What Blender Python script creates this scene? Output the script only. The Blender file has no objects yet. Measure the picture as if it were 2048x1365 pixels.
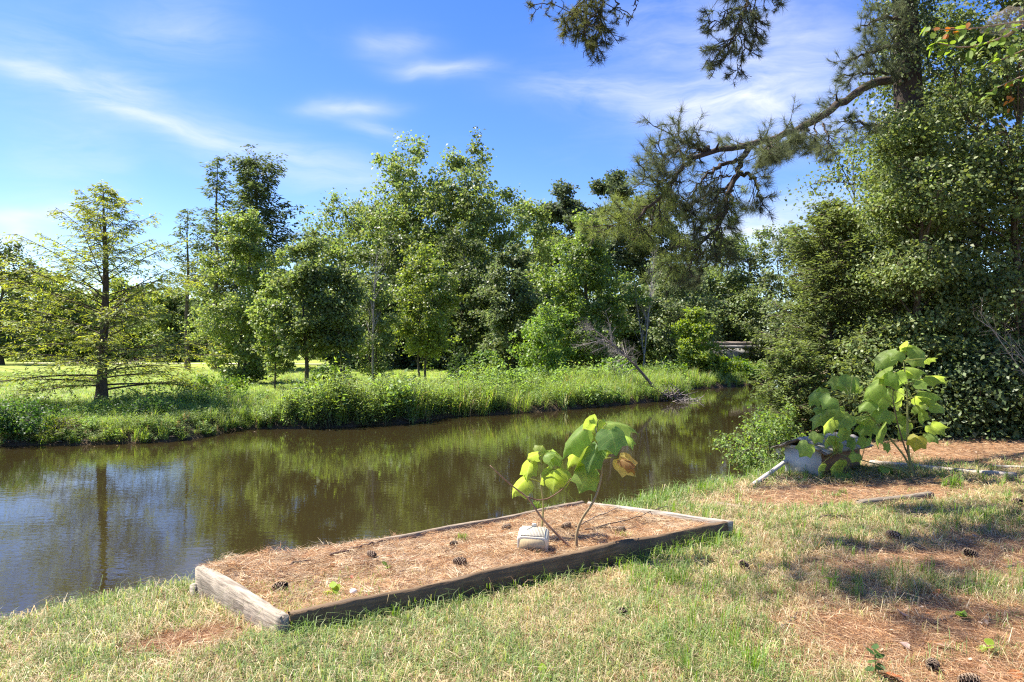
import bpy, math
import numpy as np
from mathutils import Vector, Matrix

R = math.radians
scene = bpy.context.scene
col = scene.collection

# ---------------------------------------------------------------- camera
CAMZ, FX, CX, HY = 1.6, 1365.33, 1024.0, 700.0      # eye height, focal length and horizon in photo pixels
cam_d = bpy.data.cameras.new('camera'); cam = bpy.data.objects.new('camera', cam_d); col.objects.link(cam)
cam_d.sensor_width = 36.0; cam_d.lens = 24.0; cam_d.clip_start = 0.05; cam_d.clip_end = 3000.0
cam.location = (0, 0, CAMZ); cam.rotation_euler = (R(90) + math.atan(17.5 / FX), 0, 0)
scene.camera = cam

# ---------------------------------------------------------------- light
SUN_EL = R(57.0); SUN_AZ = math.atan2(-0.94, 0.34)
SUN_DIR = Vector((math.sin(SUN_AZ) * math.cos(SUN_EL), math.cos(SUN_AZ) * math.cos(SUN_EL), math.sin(SUN_EL)))
sun_d = bpy.data.lights.new('sun', 'SUN'); sun = bpy.data.objects.new('sun', sun_d); col.objects.link(sun)
sun_d.energy = 5.0; sun_d.angle = R(0.53); sun_d.color = (1.0, 0.935, 0.82)
sun.rotation_euler = SUN_DIR.to_track_quat('Z', 'Y').to_euler(); sun.location = (-20, 10, 30)

world = bpy.data.worlds.new('World'); scene.world = world; world.use_nodes = True
wn, wl = world.node_tree.nodes, world.node_tree.links
wn.clear()
def WN(t, **k):
    n = wn.new(t)
    for a, b in k.items(): setattr(n, a, b)
    return n
def wmath(op, a, b=None, c=None, clamp=False):
    n = WN('ShaderNodeMath', operation=op, use_clamp=clamp)
    for i, x in enumerate((a, b, c)):
        if x is None: continue
        if isinstance(x, (int, float)): n.inputs[i].default_value = x
        else: wl.new(x, n.inputs[i])
    return n.outputs[0]
w_out = WN('ShaderNodeOutputWorld'); w_bg = WN('ShaderNodeBackground')
w_sky = WN('ShaderNodeTexSky', sky_type='NISHITA', sun_disc=False)
w_sky.sun_elevation = SUN_EL; w_sky.sun_rotation = SUN_AZ
w_sky.altitude = 0; w_sky.air_density = 1.0; w_sky.dust_density = 0.35; w_sky.ozone_density = 2.6
w_hs = WN('ShaderNodeHueSaturation'); w_hs.inputs['Saturation'].default_value = 1.34; w_hs.inputs['Hue'].default_value = .519; w_hs.inputs['Value'].default_value = 1.0
wl.new(w_sky.outputs[0], w_hs.inputs['Color'])
w_tc = WN('ShaderNodeTexCoord'); w_sep = WN('ShaderNodeSeparateXYZ'); wl.new(w_tc.outputs['Generated'], w_sep.inputs[0])
dx, dy, dz = w_sep.outputs
az = wmath('ARCTAN2', dx, dy); el = wmath('ARCSINE', dz)
comb = WN('ShaderNodeCombineXYZ'); wl.new(az, comb.inputs[0]); wl.new(el, comb.inputs[1])
def wnoise(vec, scale, detail, rough, sx, sy, rot=0.0, off=0.0, dist=0.0):
    m = WN('ShaderNodeMapping'); wl.new(vec, m.inputs[0]); m.inputs['Scale'].default_value = (sx, sy, 1); m.inputs['Rotation'].default_value = (0, 0, rot); m.inputs['Location'].default_value = (off, off * .7, off * .3)
    n = WN('ShaderNodeTexNoise'); wl.new(m.outputs[0], n.inputs['Vector']); n.inputs['Scale'].default_value = scale; n.inputs['Detail'].default_value = detail; n.inputs['Roughness'].default_value = rough; n.inputs['Distortion'].default_value = dist
    return n
warp = wnoise(comb.outputs[0], 4.0, 4, .55, 1, 1.6, .2)
wv = WN('ShaderNodeVectorMath', operation='MULTIPLY_ADD'); wl.new(warp.outputs['Color'], wv.inputs[0]); wv.inputs[1].default_value = (.12, .06, 0); 
wv2 = WN('ShaderNodeVectorMath', operation='SUBTRACT'); wl.new(comb.outputs[0], wv2.inputs[0]); wv2.inputs[1].default_value = (.06, .03, 0)
wl.new(wv2.outputs[0], wv.inputs[2])
wsep = WN('ShaderNodeSeparateXYZ'); wl.new(wv.outputs[0], wsep.inputs[0]); waz, wel = wsep.outputs[0], wsep.outputs[1]
def aez(px, py):
    a = math.atan((px - CX) / FX); return a, math.atan((HY - py) / FX * math.cos(a))
# cirrus streaks: two ends, half width in degrees, strength
streaks = [((-60, 95), (380, 275), .6, .42), ((-20, 60), (300, 200), 2.0, .22), ((320, 250), (780, 385), 1.7, .55), ((230, 175), (360, 190), 1.0, .25),
           ((610, 215), (780, 208), .7, .6), ((690, 252), (800, 272), 0.55, .4), ((810, 130), (980, 132), .6, .5), ((720, 85), (870, 80), .9, .3),
           ((1080, 185), (1480, 190), 1.3, .6), ((1420, 150), (1760, 100), 3.0, .55), ((1330, 255), (1800, 200), 1.9, .75), ((1180, 60), (1640, 20), 3.0, .3),
           ((-60, 410), (150, 412), .6, .6), ((0, 350), (230, 300), 3.0, .25), ((1340, 480), (1800, 430), 2.6, .7), ((0, 470), (60, 445), .9, .55), ((20, 500), (130, 480), 1.4, .5), ((250, 30), (460, 60), 3.0, .22)]
mask = None
for (a, b, hw, st) in streaks:
    (a0, e0), (a1, e1) = aez(*a), aez(*b)
    cxx, cyy = (a0 + a1) / 2, (e0 + e1) / 2; L = math.hypot(a1 - a0, e1 - e0) / 2; th = math.atan2(e1 - e0, a1 - a0)
    u = wmath('ADD', wmath('MULTIPLY', wmath('SUBTRACT', waz, cxx), math.cos(th) / (L * 1.1)), wmath('MULTIPLY', wmath('SUBTRACT', wel, cyy), math.sin(th) / (L * 1.1)))
    v = wmath('ADD', wmath('MULTIPLY', wmath('SUBTRACT', waz, cxx), -math.sin(th) / R(hw)), wmath('MULTIPLY', wmath('SUBTRACT', wel, cyy), math.cos(th) / R(hw)))
    q = wmath('ADD', wmath('POWER', wmath('ABSOLUTE', u), 2.5), wmath('POWER', wmath('ABSOLUTE', v), 1.6))
    g = wmath('MULTIPLY', wmath('EXPONENT', wmath('MULTIPLY', q, -1.0)), st)
    mask = g if mask is None else wmath('ADD', mask, g)
fib = wnoise(wv.outputs[0], 7.0, 8, .62, .75, 3.6, -.22, 3.1, .5)
fibm = wmath('MULTIPLY_ADD', fib.outputs[0], 2.6, -.72, True)
soft = wnoise(wv.outputs[0], 3.2, 6, .6, .8, 2.6, -.2, 7.7)
softm = wmath('MULTIPLY', wmath('MULTIPLY_ADD', soft.outputs[0], 2.4, -1.25, True), .22)
mask = wmath('MINIMUM', wmath('ADD', wmath('MULTIPLY', mask, wmath('MULTIPLY_ADD', fibm, 1.0, .10)), wmath('MULTIPLY', softm, fibm)), .93)
w_mix = WN('ShaderNodeMix', data_type='RGBA'); wl.new(mask, w_mix.inputs[0]); wl.new(w_hs.outputs[0], w_mix.inputs[6]); w_mix.inputs[7].default_value = (4.3, 4.5, 5.1, 1)
wl.new(w_mix.outputs[2], w_bg.inputs['Color']); w_bg.inputs['Strength'].default_value = 0.090
wl.new(w_bg.outputs[0], w_out.inputs[0])

vs = scene.view_settings
scene.display_settings.display_device = 'sRGB'
vs.view_transform = 'Standard'; vs.look = 'None'; vs.gamma = 1.0; vs.use_curve_mapping = False; vs.exposure = 1.48
cy = scene.cycles
cy.max_bounces = 9; cy.diffuse_bounces = 4; cy.glossy_bounces = 4; cy.transmission_bounces = 4; cy.transparent_max_bounces = 8
cy.caustics_reflective = False; cy.caustics_refractive = False
cy.use_denoising = False; cy.filter_width = 1.2; cy.sample_clamp_indirect = 4.0

# ---------------------------------------------------------------- helpers
def W(px, py, d):
    """photo pixel at depth d (metres along the view) -> world point"""
    return np.array(((px - CX) / FX * d, d, CAMZ + (HY - py) / FX * d))
def rg(seed): return np.random.default_rng(seed)
def unit(a): return a / np.maximum(np.linalg.norm(a, axis=-1, keepdims=True), 1e-9)
def rvec(r, n): return unit(r.normal(size=(n, 3)))

class MB:
    def __init__(s): s.v, s.c, s.f, s.n = [], [], [], 0
    def add(s, v, f, c=None):
        v = np.asarray(v, float).reshape(-1, 3); f = np.asarray(f, int)
        s.v.append(v); s.f.append(f + s.n)
        if c is None: c = (.5, .5, .5)
        c = np.asarray(c, float)
        s.c.append(np.broadcast_to(c, (len(v), 3)) if c.ndim == 1 else c); s.n += len(v)
    def mesh(s, name, mat, smooth=False):
        me = bpy.data.meshes.new(name)
        v = np.concatenate(s.v); c = np.concatenate(s.c)
        me.vertices.add(len(v)); me.vertices.foreach_set('co', v.astype(np.float32).ravel())
        loops = np.concatenate([f.ravel() for f in s.f]); tot = np.concatenate([np.full(len(f), f.shape[1]) for f in s.f])
        start = np.concatenate([[0], np.cumsum(tot)[:-1]])
        me.loops.add(len(loops)); me.loops.foreach_set('vertex_index', loops.astype(np.int32))
        me.polygons.add(len(tot)); me.polygons.foreach_set('loop_start', start.astype(np.int32))
        if smooth: me.polygons.foreach_set('use_smooth', np.ones(len(tot), bool))
        at = me.attributes.new('tint', 'FLOAT_COLOR', 'POINT')
        at.data.foreach_set('color', np.concatenate([c, np.ones((len(c), 1))], 1).astype(np.float32).ravel())
        me.materials.append(mat); me.update(calc_edges=True); me.validate()
        return me
    def build(s, name, mat, parent=None, smooth=False):
        if not s.v: return None
        o = bpy.data.objects.new(name, s.mesh(name, mat, smooth)); col.objects.link(o)
        if parent is not None: o.parent = parent
        return o
    def build_at(s, name, mat, origin, parent=None, smooth=False):
        """like build, with the object's origin moved to `origin`"""
        origin = np.asarray(origin, float); s.v = [v - origin for v in s.v]
        o = s.build(name, mat, parent, smooth); o.location = origin
        return o

def tag(o, label=None, cat=None, group=None, kind=None):
    for k, v in (('label', label), ('category', cat), ('group', group), ('kind', kind)):
        if v: o[k] = v
    return o
def thing(name, loc, label, cat, group=None):
    o = bpy.data.objects.new(name, None); col.objects.link(o); o.location = loc; o.empty_display_size = .2
    return tag(o, label, cat, group)

def tube(mb, pts, rad, sides=6, c=(.5, .5, .5), cap=True):
    p = np.asarray(pts, float); k = len(p); rad = np.broadcast_to(np.asarray(rad, float), (k,))
    t = unit(np.gradient(p, axis=0)); ref = np.array((0, 0, 1.)) if abs(t[:, 2]).mean() < .8 else np.array((1., 0, 0))
    a = unit(np.cross(t, ref)); b = np.cross(t, a)
    th = np.arange(sides) * 2 * np.pi / sides
    ring = p[:, None] + rad[:, None, None] * (np.cos(th)[None, :, None] * a[:, None] + np.sin(th)[None, :, None] * b[:, None])
    i = np.arange(k - 1)[:, None] * sides; j = np.arange(sides)[None]; jn = (j + 1) % sides
    f = np.stack([i + j, i + jn, i + sides + jn, i + sides + j], -1).reshape(-1, 4)
    c = np.asarray(c, float)
    if c.ndim == 2: c = np.repeat(c, sides, 0)
    mb.add(ring.reshape(-1, 3), f, c)
    if cap:
        n0 = mb.n - k * sides
        mb.f.append(np.array([np.arange(sides)[::-1] + n0])); mb.f.append(np.array([np.arange(sides) + n0 + (k - 1) * sides]))
def bez(p0, p1, p2, n):
    t = np.linspace(0, 1, n)[:, None]
    return (1 - t) ** 2 * np.asarray(p0) + 2 * t * (1 - t) * np.asarray(p1) + t * t * np.asarray(p2)
def resample(P, n):
    P = np.asarray(P, float); s = np.concatenate([[0], np.cumsum(np.linalg.norm(np.diff(P, axis=0), axis=1))]); q = np.linspace(0, s[-1], n)
    # smooth through the points
    X = np.stack([np.interp(q, s, P[:, i]) for i in range(3)], 1)
    for _ in range(2): X[1:-1] = .25 * X[:-2] + .5 * X[1:-1] + .25 * X[2:]
    return X

def leaf_quads(mb, P, D, N, L, Wd, c, fold=.18, wide=.45):
    n = len(P); D = unit(D); S = unit(np.cross(D, N)); N2 = np.cross(S, D)
    L = np.broadcast_to(L, (n,))[:, None]; Wd = np.broadcast_to(Wd, (n,))[:, None]
    mid = P + D * L * wide
    v = np.stack([P, mid - S * Wd / 2 + N2 * Wd * fold, P + D * L, mid + S * Wd / 2 + N2 * Wd * fold], 1)
    mb.add(v.reshape(-1, 3), np.arange(4 * n).reshape(n, 4), np.repeat(np.broadcast_to(c, (n, 3)), 4, 0))
def blades(mb, P, D, L, Wd, c, bend=.5, ctip=None):
    """grass blades: base, bent middle, tip"""
    n = len(P); up = np.array((0, 0, 1.)); L = np.broadcast_to(L, (n,))[:, None]; Wd = np.broadcast_to(Wd, (n,))[:, None]; bend = np.broadcast_to(bend, (n,))[:, None]
    S = unit(np.cross(D, up))
    m = P + (up * .62 + D * bend * .28) * L; t = P + (up * (1 - .45 * bend) + D * bend) * L
    v = np.stack([P - S * Wd / 2, P + S * Wd / 2, m + S * Wd * .4, m - S * Wd * .4, t], 1).reshape(-1, 3)
    b = np.arange(n)[:, None] * 5
    c = np.broadcast_to(c, (n, 3)); ct = c if ctip is None else np.broadcast_to(ctip, (n, 3))
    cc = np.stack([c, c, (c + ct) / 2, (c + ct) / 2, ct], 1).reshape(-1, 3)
    mb.add(v, b + np.array([[0, 1, 2, 3]]), cc)
    mb.f.append(b + np.array([[3, 2, 4]]) + mb.n - 5 * n)
def needles(mb, P, D, L, Wd, c, r):
    n = len(P); D = unit(D); S = unit(np.cross(D, rvec(r, n)))
    L = np.broadcast_to(L, (n,))[:, None]; Wd = np.broadcast_to(Wd, (n,))[:, None]
    v = np.stack([P - S * Wd / 2, P + S * Wd / 2, P + D * L], 1).reshape(-1, 3)
    mb.add(v, np.arange(3 * n).reshape(n, 3), np.repeat(np.broadcast_to(c, (n, 3)), 3, 0))
_wr = rg(77); _WK = _wr.normal(size=(10, 2)); _WP = _wr.uniform(0, 6.28, 10)
def fnoise(x, y, s=1.0, k=0):
    """smooth 2-d noise in about -1..1"""
    a = 0
    for i in range(6): a = a + np.sin((_WK[(i + k) % 10, 0] * x + _WK[(i + k) % 10, 1] * y) * s * (1 + .35 * i) + _WP[(i + 3 * k) % 10]) / (1 + .35 * i)
    return a / 2.6
def sstep(a, b, x): t = np.clip((x - a) / (b - a), 0, 1); return t * t * (3 - 2 * t)

# ---------------------------------------------------------------- materials
def new_mat(name):
    m = bpy.data.materials.new(name); m.use_nodes = True; nt = m.node_tree; nt.nodes.clear()
    out = nt.nodes.new('ShaderNodeOutputMaterial'); return m, nt, out
def N_(nt, t, **k):
    n = nt.nodes.new(t)
    for a, b in k.items(): setattr(n, a, b)
    return n
def foliage_mat(name, transl=.4, rough=.42, spec=.5, noise=.25, nscale=9.0, tsat=1.25):
    m, nt, out = new_mat(name); l = nt.links
    at = N_(nt, 'ShaderNodeAttribute', attribute_name='tint')
    tx = N_(nt, 'ShaderNodeTexNoise'); tx.inputs['Scale'].default_value = nscale; tx.inputs['Detail'].default_value = 3
    geo = N_(nt, 'ShaderNodeNewGeometry'); l.new(geo.outputs['Position'], tx.inputs['Vector'])
    mr = N_(nt, 'ShaderNodeMapRange'); l.new(tx.outputs[0], mr.inputs[0]); mr.inputs[1].default_value = .3; mr.inputs[2].default_value = .7; mr.inputs[3].default_value = 1 - noise; mr.inputs[4].default_value = 1 + noise
    mul = N_(nt, 'ShaderNodeVectorMath', operation='SCALE'); l.new(at.outputs['Color'], mul.inputs[0]); l.new(mr.outputs[0], mul.inputs['Scale'])
    bs = N_(nt, 'ShaderNodeBsdfPrincipled'); l.new(mul.outputs[0], bs.inputs['Base Color']); bs.inputs['Roughness'].default_value = rough; bs.inputs['Specular IOR Level'].default_value = spec
    tr = N_(nt, 'ShaderNodeBsdfTranslucent')
    hs = N_(nt, 'ShaderNodeHueSaturation'); hs.inputs['Saturation'].default_value = tsat; hs.inputs['Value'].default_value = 1.7; hs.inputs['Hue'].default_value = .488
    l.new(mul.outputs[0], hs.inputs['Color']); l.new(hs.outputs[0], tr.inputs['Color'])
    mx = N_(nt, 'ShaderNodeMixShader'); mx.inputs[0].default_value = transl; l.new(bs.outputs[0], mx.inputs[1]); l.new(tr.outputs[0], mx.inputs[2])
    l.new(mx.outputs[0], out.inputs[0]); return m
def surf_mat(name, rough=.8, spec=.3, noise=.3, nscale=8.0, stretch=(1, 1, 1), bump=.3, bdist=.01, obj=True, detail=6, dark=None, dscale=3.0, damount=.5):
    """tint attribute x noise, with bump; optional stains of a second colour"""
    m, nt, out = new_mat(name); l = nt.links
    at = N_(nt, 'ShaderNodeAttribute', attribute_name='tint'); tc = N_(nt, 'ShaderNodeTexCoord')
    mp = N_(nt, 'ShaderNodeMapping'); mp.inputs['Scale'].default_value = stretch; l.new(tc.outputs['Object'], mp.inputs[0])
    if not obj:
        geo = N_(nt, 'ShaderNodeNewGeometry'); l.new(geo.outputs['Position'], mp.inputs[0])
    tx = N_(nt, 'ShaderNodeTexNoise'); tx.inputs['Scale'].default_value = nscale; tx.inputs['Detail'].default_value = detail; tx.inputs['Roughness'].default_value = .65; l.new(mp.outputs[0], tx.inputs['Vector'])
    mr = N_(nt, 'ShaderNodeMapRange'); l.new(tx.outputs[0], mr.inputs[0]); mr.inputs[1].default_value = .3; mr.inputs[2].default_value = .7; mr.inputs[3].default_value = 1 - noise; mr.inputs[4].default_value = 1 + noise
    mul = N_(nt, 'ShaderNodeVectorMath', operation='SCALE'); l.new(at.outputs['Color'], mul.inputs[0]); l.new(mr.outputs[0], mul.inputs['Scale'])
    c = mul.outputs[0]
    if dark:
        t2 = N_(nt, 'ShaderNodeTexNoise'); t2.inputs['Scale'].default_value = dscale; t2.inputs['Detail'].default_value = 5; l.new(mp.outputs[0], t2.inputs['Vector'])
        m2 = N_(nt, 'ShaderNodeMapRange'); l.new(t2.outputs[0], m2.inputs[0]); m2.inputs[1].default_value = .5; m2.inputs[2].default_value = .68; m2.inputs[3].default_value = 0; m2.inputs[4].default_value = damount
        mc = N_(nt, 'ShaderNodeMix', data_type='RGBA'); l.new(m2.outputs[0], mc.inputs[0]); l.new(c, mc.inputs[6]); mc.inputs[7].default_value = (*dark, 1); c = mc.outputs[2]
    bs = N_(nt, 'ShaderNodeBsdfPrincipled'); l.new(c, bs.inputs['Base Color']); bs.inputs['Roughness'].default_value = rough; bs.inputs['Specular IOR Level'].default_value = spec
    bp = N_(nt, 'ShaderNodeBump'); bp.inputs['Strength'].default_value = bump; bp.inputs['Distance'].default_value = bdist; l.new(tx.outputs[0], bp.inputs['Height']); l.new(bp.outputs[0], bs.inputs['Normal'])
    l.new(bs.outputs[0], out.inputs[0]); return m
M_leaf = foliage_mat('glossy_leaf', .45, .48, .38)
M_soft = foliage_mat('soft_leaf', .42, .55, .35)
M_dark = foliage_mat('evergreen_leaf', .34, .48, .36)
M_conif = foliage_mat('conifer_spray', .40, .6, .25)
M_grass = foliage_mat('grass_blade', .38, .5, .35, .15, 3.0)
M_straw = foliage_mat('pine_straw', .15, .55, .35, .15, 5.0, 1.0)
M_big = foliage_mat('large_leaf', .47, .55, .3, .18, 14.0, 1.12)
def vein_mat():
    """the large leaves: midrib and side veins from the leaf's own length/width coordinates"""
    m = foliage_mat('veined_leaf', .60, .5, .3, .16, 16.0, 1.12); nt = m.node_tree; l = nt.links
    at = N_(nt, 'ShaderNodeAttribute', attribute_name='luv'); sp = N_(nt, 'ShaderNodeSeparateXYZ'); l.new(at.outputs['Vector'], sp.inputs[0])
    def mt(op, a, b=None, c=None):
        n = N_(nt, 'ShaderNodeMath', operation=op)
        for i, x in enumerate((a, b, c)):
            if x is None: continue
            if isinstance(x, (int, float)): n.inputs[i].default_value = x
            else: l.new(x, n.inputs[i])
        return n.outputs[0]
    s_ = mt('ABSOLUTE', sp.outputs[1]); mid = mt('LESS_THAN', s_, .022)
    k = mt('ABSOLUTE', mt('SUBTRACT', mt('FRACT', mt('MULTIPLY_ADD', s_, -2.6, mt('MULTIPLY', sp.outputs[0], 5.0))), .5)); side = mt('LESS_THAN', k, .055)
    v = mt('MAXIMUM', mid, mt('MULTIPLY', side, .7))
    mul = [n for n in nt.nodes if n.type == 'VECT_MATH'][0]; mx = N_(nt, 'ShaderNodeMix', data_type='RGBA'); mx.inputs[7].default_value = (.42, .48, .20, 1); l.new(mt('MULTIPLY', v, .28), mx.inputs[0])
    for lk in list(l):
        if lk.from_node == mul and lk.to_node != mx: t = lk.to_socket; l.remove(lk); l.new(mx.outputs[2], t)
    l.new(mul.outputs[0], mx.inputs[6])
    tx = [n for n in nt.nodes if n.type == 'TEX_NOISE'][0]; bp = N_(nt, 'ShaderNodeBump'); bp.inputs['Strength'].default_value = .5; bp.inputs['Distance'].default_value = .006; l.new(mt('MULTIPLY_ADD', v, -.35, tx.outputs[0]), bp.inputs['Height'])
    for n in nt.nodes:
        if n.type in ('BSDF_PRINCIPLED', 'BSDF_TRANSLUCENT'): l.new(bp.outputs[0], n.inputs['Normal'])
    return m
M_vein = vein_mat()
M_bark = surf_mat('bark', .9, .2, .45, 7.0, (3, 3, .6), .9, .03, obj=False)
M_wood = surf_mat('weathered_wood', .85, .2, .35, 5.0, (1.2, 14, 14), .8, .008, dark=(.10, .075, .055), dscale=4.0, damount=.6)
M_dry = surf_mat('dry_wood', .85, .2, .35, 14.0, (1, 1, 1), .5, .005, obj=False)

def scatter(name, protos, P, idx, rot, scl, tilt=None):
    """one object that sets copies of the small clumps in `protos` on the points P (ground cover nobody could count)"""
    me = bpy.data.meshes.new(name); me.vertices.add(len(P)); me.vertices.foreach_set('co', np.asarray(P, np.float32).ravel())
    a = me.attributes.new('pick', 'INT', 'POINT'); a.data.foreach_set('value', np.asarray(idx, np.int32))
    n = len(P); rv = np.zeros((n, 3), np.float32); rv[:, 2] = rot
    if tilt is not None: rv[:, :2] = tilt
    a = me.attributes.new('turn', 'FLOAT_VECTOR', 'POINT'); a.data.foreach_set('vector', rv.ravel())
    a = me.attributes.new('size', 'FLOAT_VECTOR', 'POINT'); a.data.foreach_set('vector', np.asarray(scl, np.float32).ravel())
    o = bpy.data.objects.new(name, me); col.objects.link(o)
    ng = bpy.data.node_groups.new(name, 'GeometryNodeTree'); ng.interface.new_socket('Geometry', in_out='INPUT', socket_type='NodeSocketGeometry'); ng.interface.new_socket('Geometry', in_out='OUTPUT', socket_type='NodeSocketGeometry')
    nd, lk = ng.nodes, ng.links; gi, go = nd.new('NodeGroupInput'), nd.new('NodeGroupOutput'); ip = nd.new('GeometryNodeInstanceOnPoints'); g2 = nd.new('GeometryNodeGeometryToInstance')
    for p in reversed(protos):
        oi = nd.new('GeometryNodeObjectInfo'); oi.inputs['Object'].default_value = p; lk.new(oi.outputs['Geometry'], g2.inputs[0])
    def attr(nm, t): x = nd.new('GeometryNodeInputNamedAttribute'); x.data_type = t; x.inputs['Name'].default_value = nm; return [s_ for s_ in x.outputs if s_.enabled][0]
    lk.new(gi.outputs[0], ip.inputs['Points']); lk.new(g2.outputs[0], ip.inputs['Instance']); ip.inputs['Pick Instance'].default_value = True
    lk.new(attr('pick', 'INT'), ip.inputs['Instance Index']); lk.new(attr('size', 'FLOAT_VECTOR'), ip.inputs['Scale'])
    er = nd.new('FunctionNodeEulerToRotation'); lk.new(attr('turn', 'FLOAT_VECTOR'), er.inputs[0]); lk.new(er.outputs[0], ip.inputs['Rotation'])
    lk.new(ip.outputs[0], go.inputs[0]); md = o.modifiers.new('scatter', 'NODES'); md.node_group = ng
    return o
def proto(mb, name, mat): return bpy.data.objects.new(name, mb.mesh(name, mat))
# ---------------------------------------------------------------- terrain
WATER_Z = -0.8
NEAR = np.array([(-90, -6), (-20, .8), (-8, 2.9), (-3.9, 4.25), (-3.25, 4.95), (-2.75, 5.35), (-1.3, 6.15), (.5, 7.3), (1.3, 8.1), (2.4, 9.2), (3.4, 10.1), (4.4, 11.6), (5.6, 13.6), (7.2, 17), (9.9, 25), (13.9, 35), (19, 48), (25, 60), (33, 75), (50, 105)], float)
FAR = np.array([(-90, 11), (-30, 15), (-12.6, 17.0), (-10.5, 17.2), (-8.7, 17.9), (-8.0, 20.6), (-5.6, 20.9), (-3.3, 22.4), (-2.3, 24.3), (.5, 26.0), (3.2, 28.3), (6.7, 31.6), (8.4, 33.0), (9.0, 34.6), (8.2, 37), (9.6, 40.4), (10.9, 41.5), (13.8, 43.7), (17.7, 48.9), (22.6, 59), (28, 72), (44, 105)], float)
POLY = np.concatenate([NEAR, FAR[::-1]])
def pdist(x, y, L):
    d = np.full(x.shape, 1e9)
    for a, b in zip(L[:-1], L[1:]):
        e = b - a; t = np.clip(((x - a[0]) * e[0] + (y - a[1]) * e[1]) / (e @ e), 0, 1)
        d = np.minimum(d, np.hypot(x - a[0] - t * e[0], y - a[1] - t * e[1]))
    return d
def in_poly(x, y, P):
    r = np.zeros(np.shape(x), bool); n = len(P)
    for i in range(n):
        (x0, y0), (x1, y1) = P[i], P[(i + 1) % n]
        if y0 == y1: continue
        r ^= ((y0 > y) != (y1 > y)) & (x < (x1 - x0) * (y - y0) / (y1 - y0) + x0)
    return r
def shore(x, y):
    """inside water?, distance to near shore, distance to far shore"""
    wob = .18 * fnoise(x, y, 1.3)
    return in_poly(x, y, POLY), np.maximum(pdist(x, y, NEAR) + wob * .3, 0), np.maximum(pdist(x, y, FAR) + wob, 0)
def ground_z(x, y):
    x = np.asarray(x, float); y = np.asarray(y, float)
    w, dn, df = shore(x, y)
    zn = WATER_Z + .62 * sstep(0, .6, dn) + .18 * (1 - np.exp(-dn / 1.1)) + .018 * fnoise(x, y, 2.2, 2) * sstep(.3, 1.2, dn) + .05 * sstep(4.5, 10, x) * sstep(7, 12, y) + .02 * fnoise(x, y, .7, 4)
    zf = WATER_Z + .38 * sstep(0, .7, df) + .16 * sstep(.5, 5, df) + .10 * sstep(5, 40, df) + .05 * fnoise(x, y, .35, 1) * sstep(1, 8, df)
    zw = WATER_Z - np.minimum(1.0, .7 * np.minimum(dn, df)) - .02
    return np.where(w, zw, np.where(dn < df, zn, zf))
def GP(px, py, dz=0.0):
    """photo pixel -> point on the ground (plus dz)"""
    d = np.array(6.0)
    for _ in range(40):
        z = ground_z((px - CX) / FX * d, d) + dz
        d = .5 * d + .5 * np.clip((CAMZ - z) * FX / max(py - HY, 1), .5, 300)
    d = float(d); x = (px - CX) / FX * d
    return np.array((x, d, float(ground_z(np.array(x), np.array(d))) + dz))
def PZ(px, py, z):
    d = (CAMZ - z) * FX / (py - HY); return np.array(((px - CX) / FX * d, d, z))

# corners of the raised bed (top outer edge)
BA, BB, BC, BD = PZ(572, 1228, .13), PZ(402, 1135, .13), PZ(1462, 1040, .13), PZ(1165, 1001, .13)
BEDQ = np.array([BA[:2], BC[:2], BD[:2], BB[:2]])
def straw_amount(x, y):
    """0 lawn .. 1 pine straw, on the near bank"""
    n = .25 * fnoise(x, y, 2.6, 3) + .12 * fnoise(x, y, 7, 5)
    def ell(cx, cy, rx, ry, rot=0):
        c, s = math.cos(rot), math.sin(rot); u = (x - cx) * c + (y - cy) * s; v = -(x - cx) * s + (y - cy) * c
        return 1 - np.sqrt((u / rx) ** 2 + (v / ry) ** 2)
    a = np.maximum.reduce([ell(2.7, 3.5, 1.5, 1.05, -.2), ell(1.6, 2.6, 2.2, .75, 0), ell(3.9, 7.85, 1.7, .75, .25), ell(8.5, 11.0, 4.0, 1.9, .1), ell(-1.75, 3.85, .42, .22, .6) * .55, ell(3.4, 5.2, 1.2, .5, 0) * .6, ell(5.5, 5.3, 2.5, 1.2, 0) * .6])
    return np.clip(sstep(-.15, .35, a + n * .8), 0, 1)

xs = np.concatenate([-np.geomspace(900, 62, 14), np.arange(-60, -8, 1.0), np.arange(-8, -4, .3), np.arange(-4, 8, .13), np.arange(8, 16, .3), np.arange(16, 60, 1.0), np.geomspace(61, 900, 14)])
ys = np.concatenate([np.linspace(-900, -20, 8), np.arange(-16, 1.5, 1.0), np.arange(1.6, 11.5, .13), np.arange(11.5, 16, .3), np.arange(16, 52, .6), np.arange(52, 110, 1.5), np.geomspace(112, 1500, 16)])
X, Y = np.meshgrid(xs, ys); Z = ground_z(X, Y)
w_, dn_, df_ = shore(X, Y)
near_ = dn_ < df_
sa = straw_amount(X, Y)[..., None]
cn = (1 - sa) * np.array((.19, .15, .08)) + sa * np.array((.22, .135, .075)); cn = cn * (1 + .22 * fnoise(X, Y, 5, 1))[..., None]
gfar = np.array((.235, .29, .055)) * (1 + .16 * fnoise(X, Y, .5, 2))[..., None] + np.array((.05, .01, 0)) * np.clip(fnoise(X, Y, .22, 5), 0, 1)[..., None]
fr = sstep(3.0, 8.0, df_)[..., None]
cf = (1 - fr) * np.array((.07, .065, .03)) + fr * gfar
cg = np.where(near_[..., None], cn, cf)
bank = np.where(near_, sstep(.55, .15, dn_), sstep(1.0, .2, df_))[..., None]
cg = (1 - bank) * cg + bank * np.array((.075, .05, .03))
cg = np.where((Z < WATER_Z)[..., None], np.array((.05, .035, .02)), cg)
ny, nx = X.shape; ii = (np.arange(ny - 1)[:, None] * nx + np.arange(nx - 1)[None]).ravel()
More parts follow.
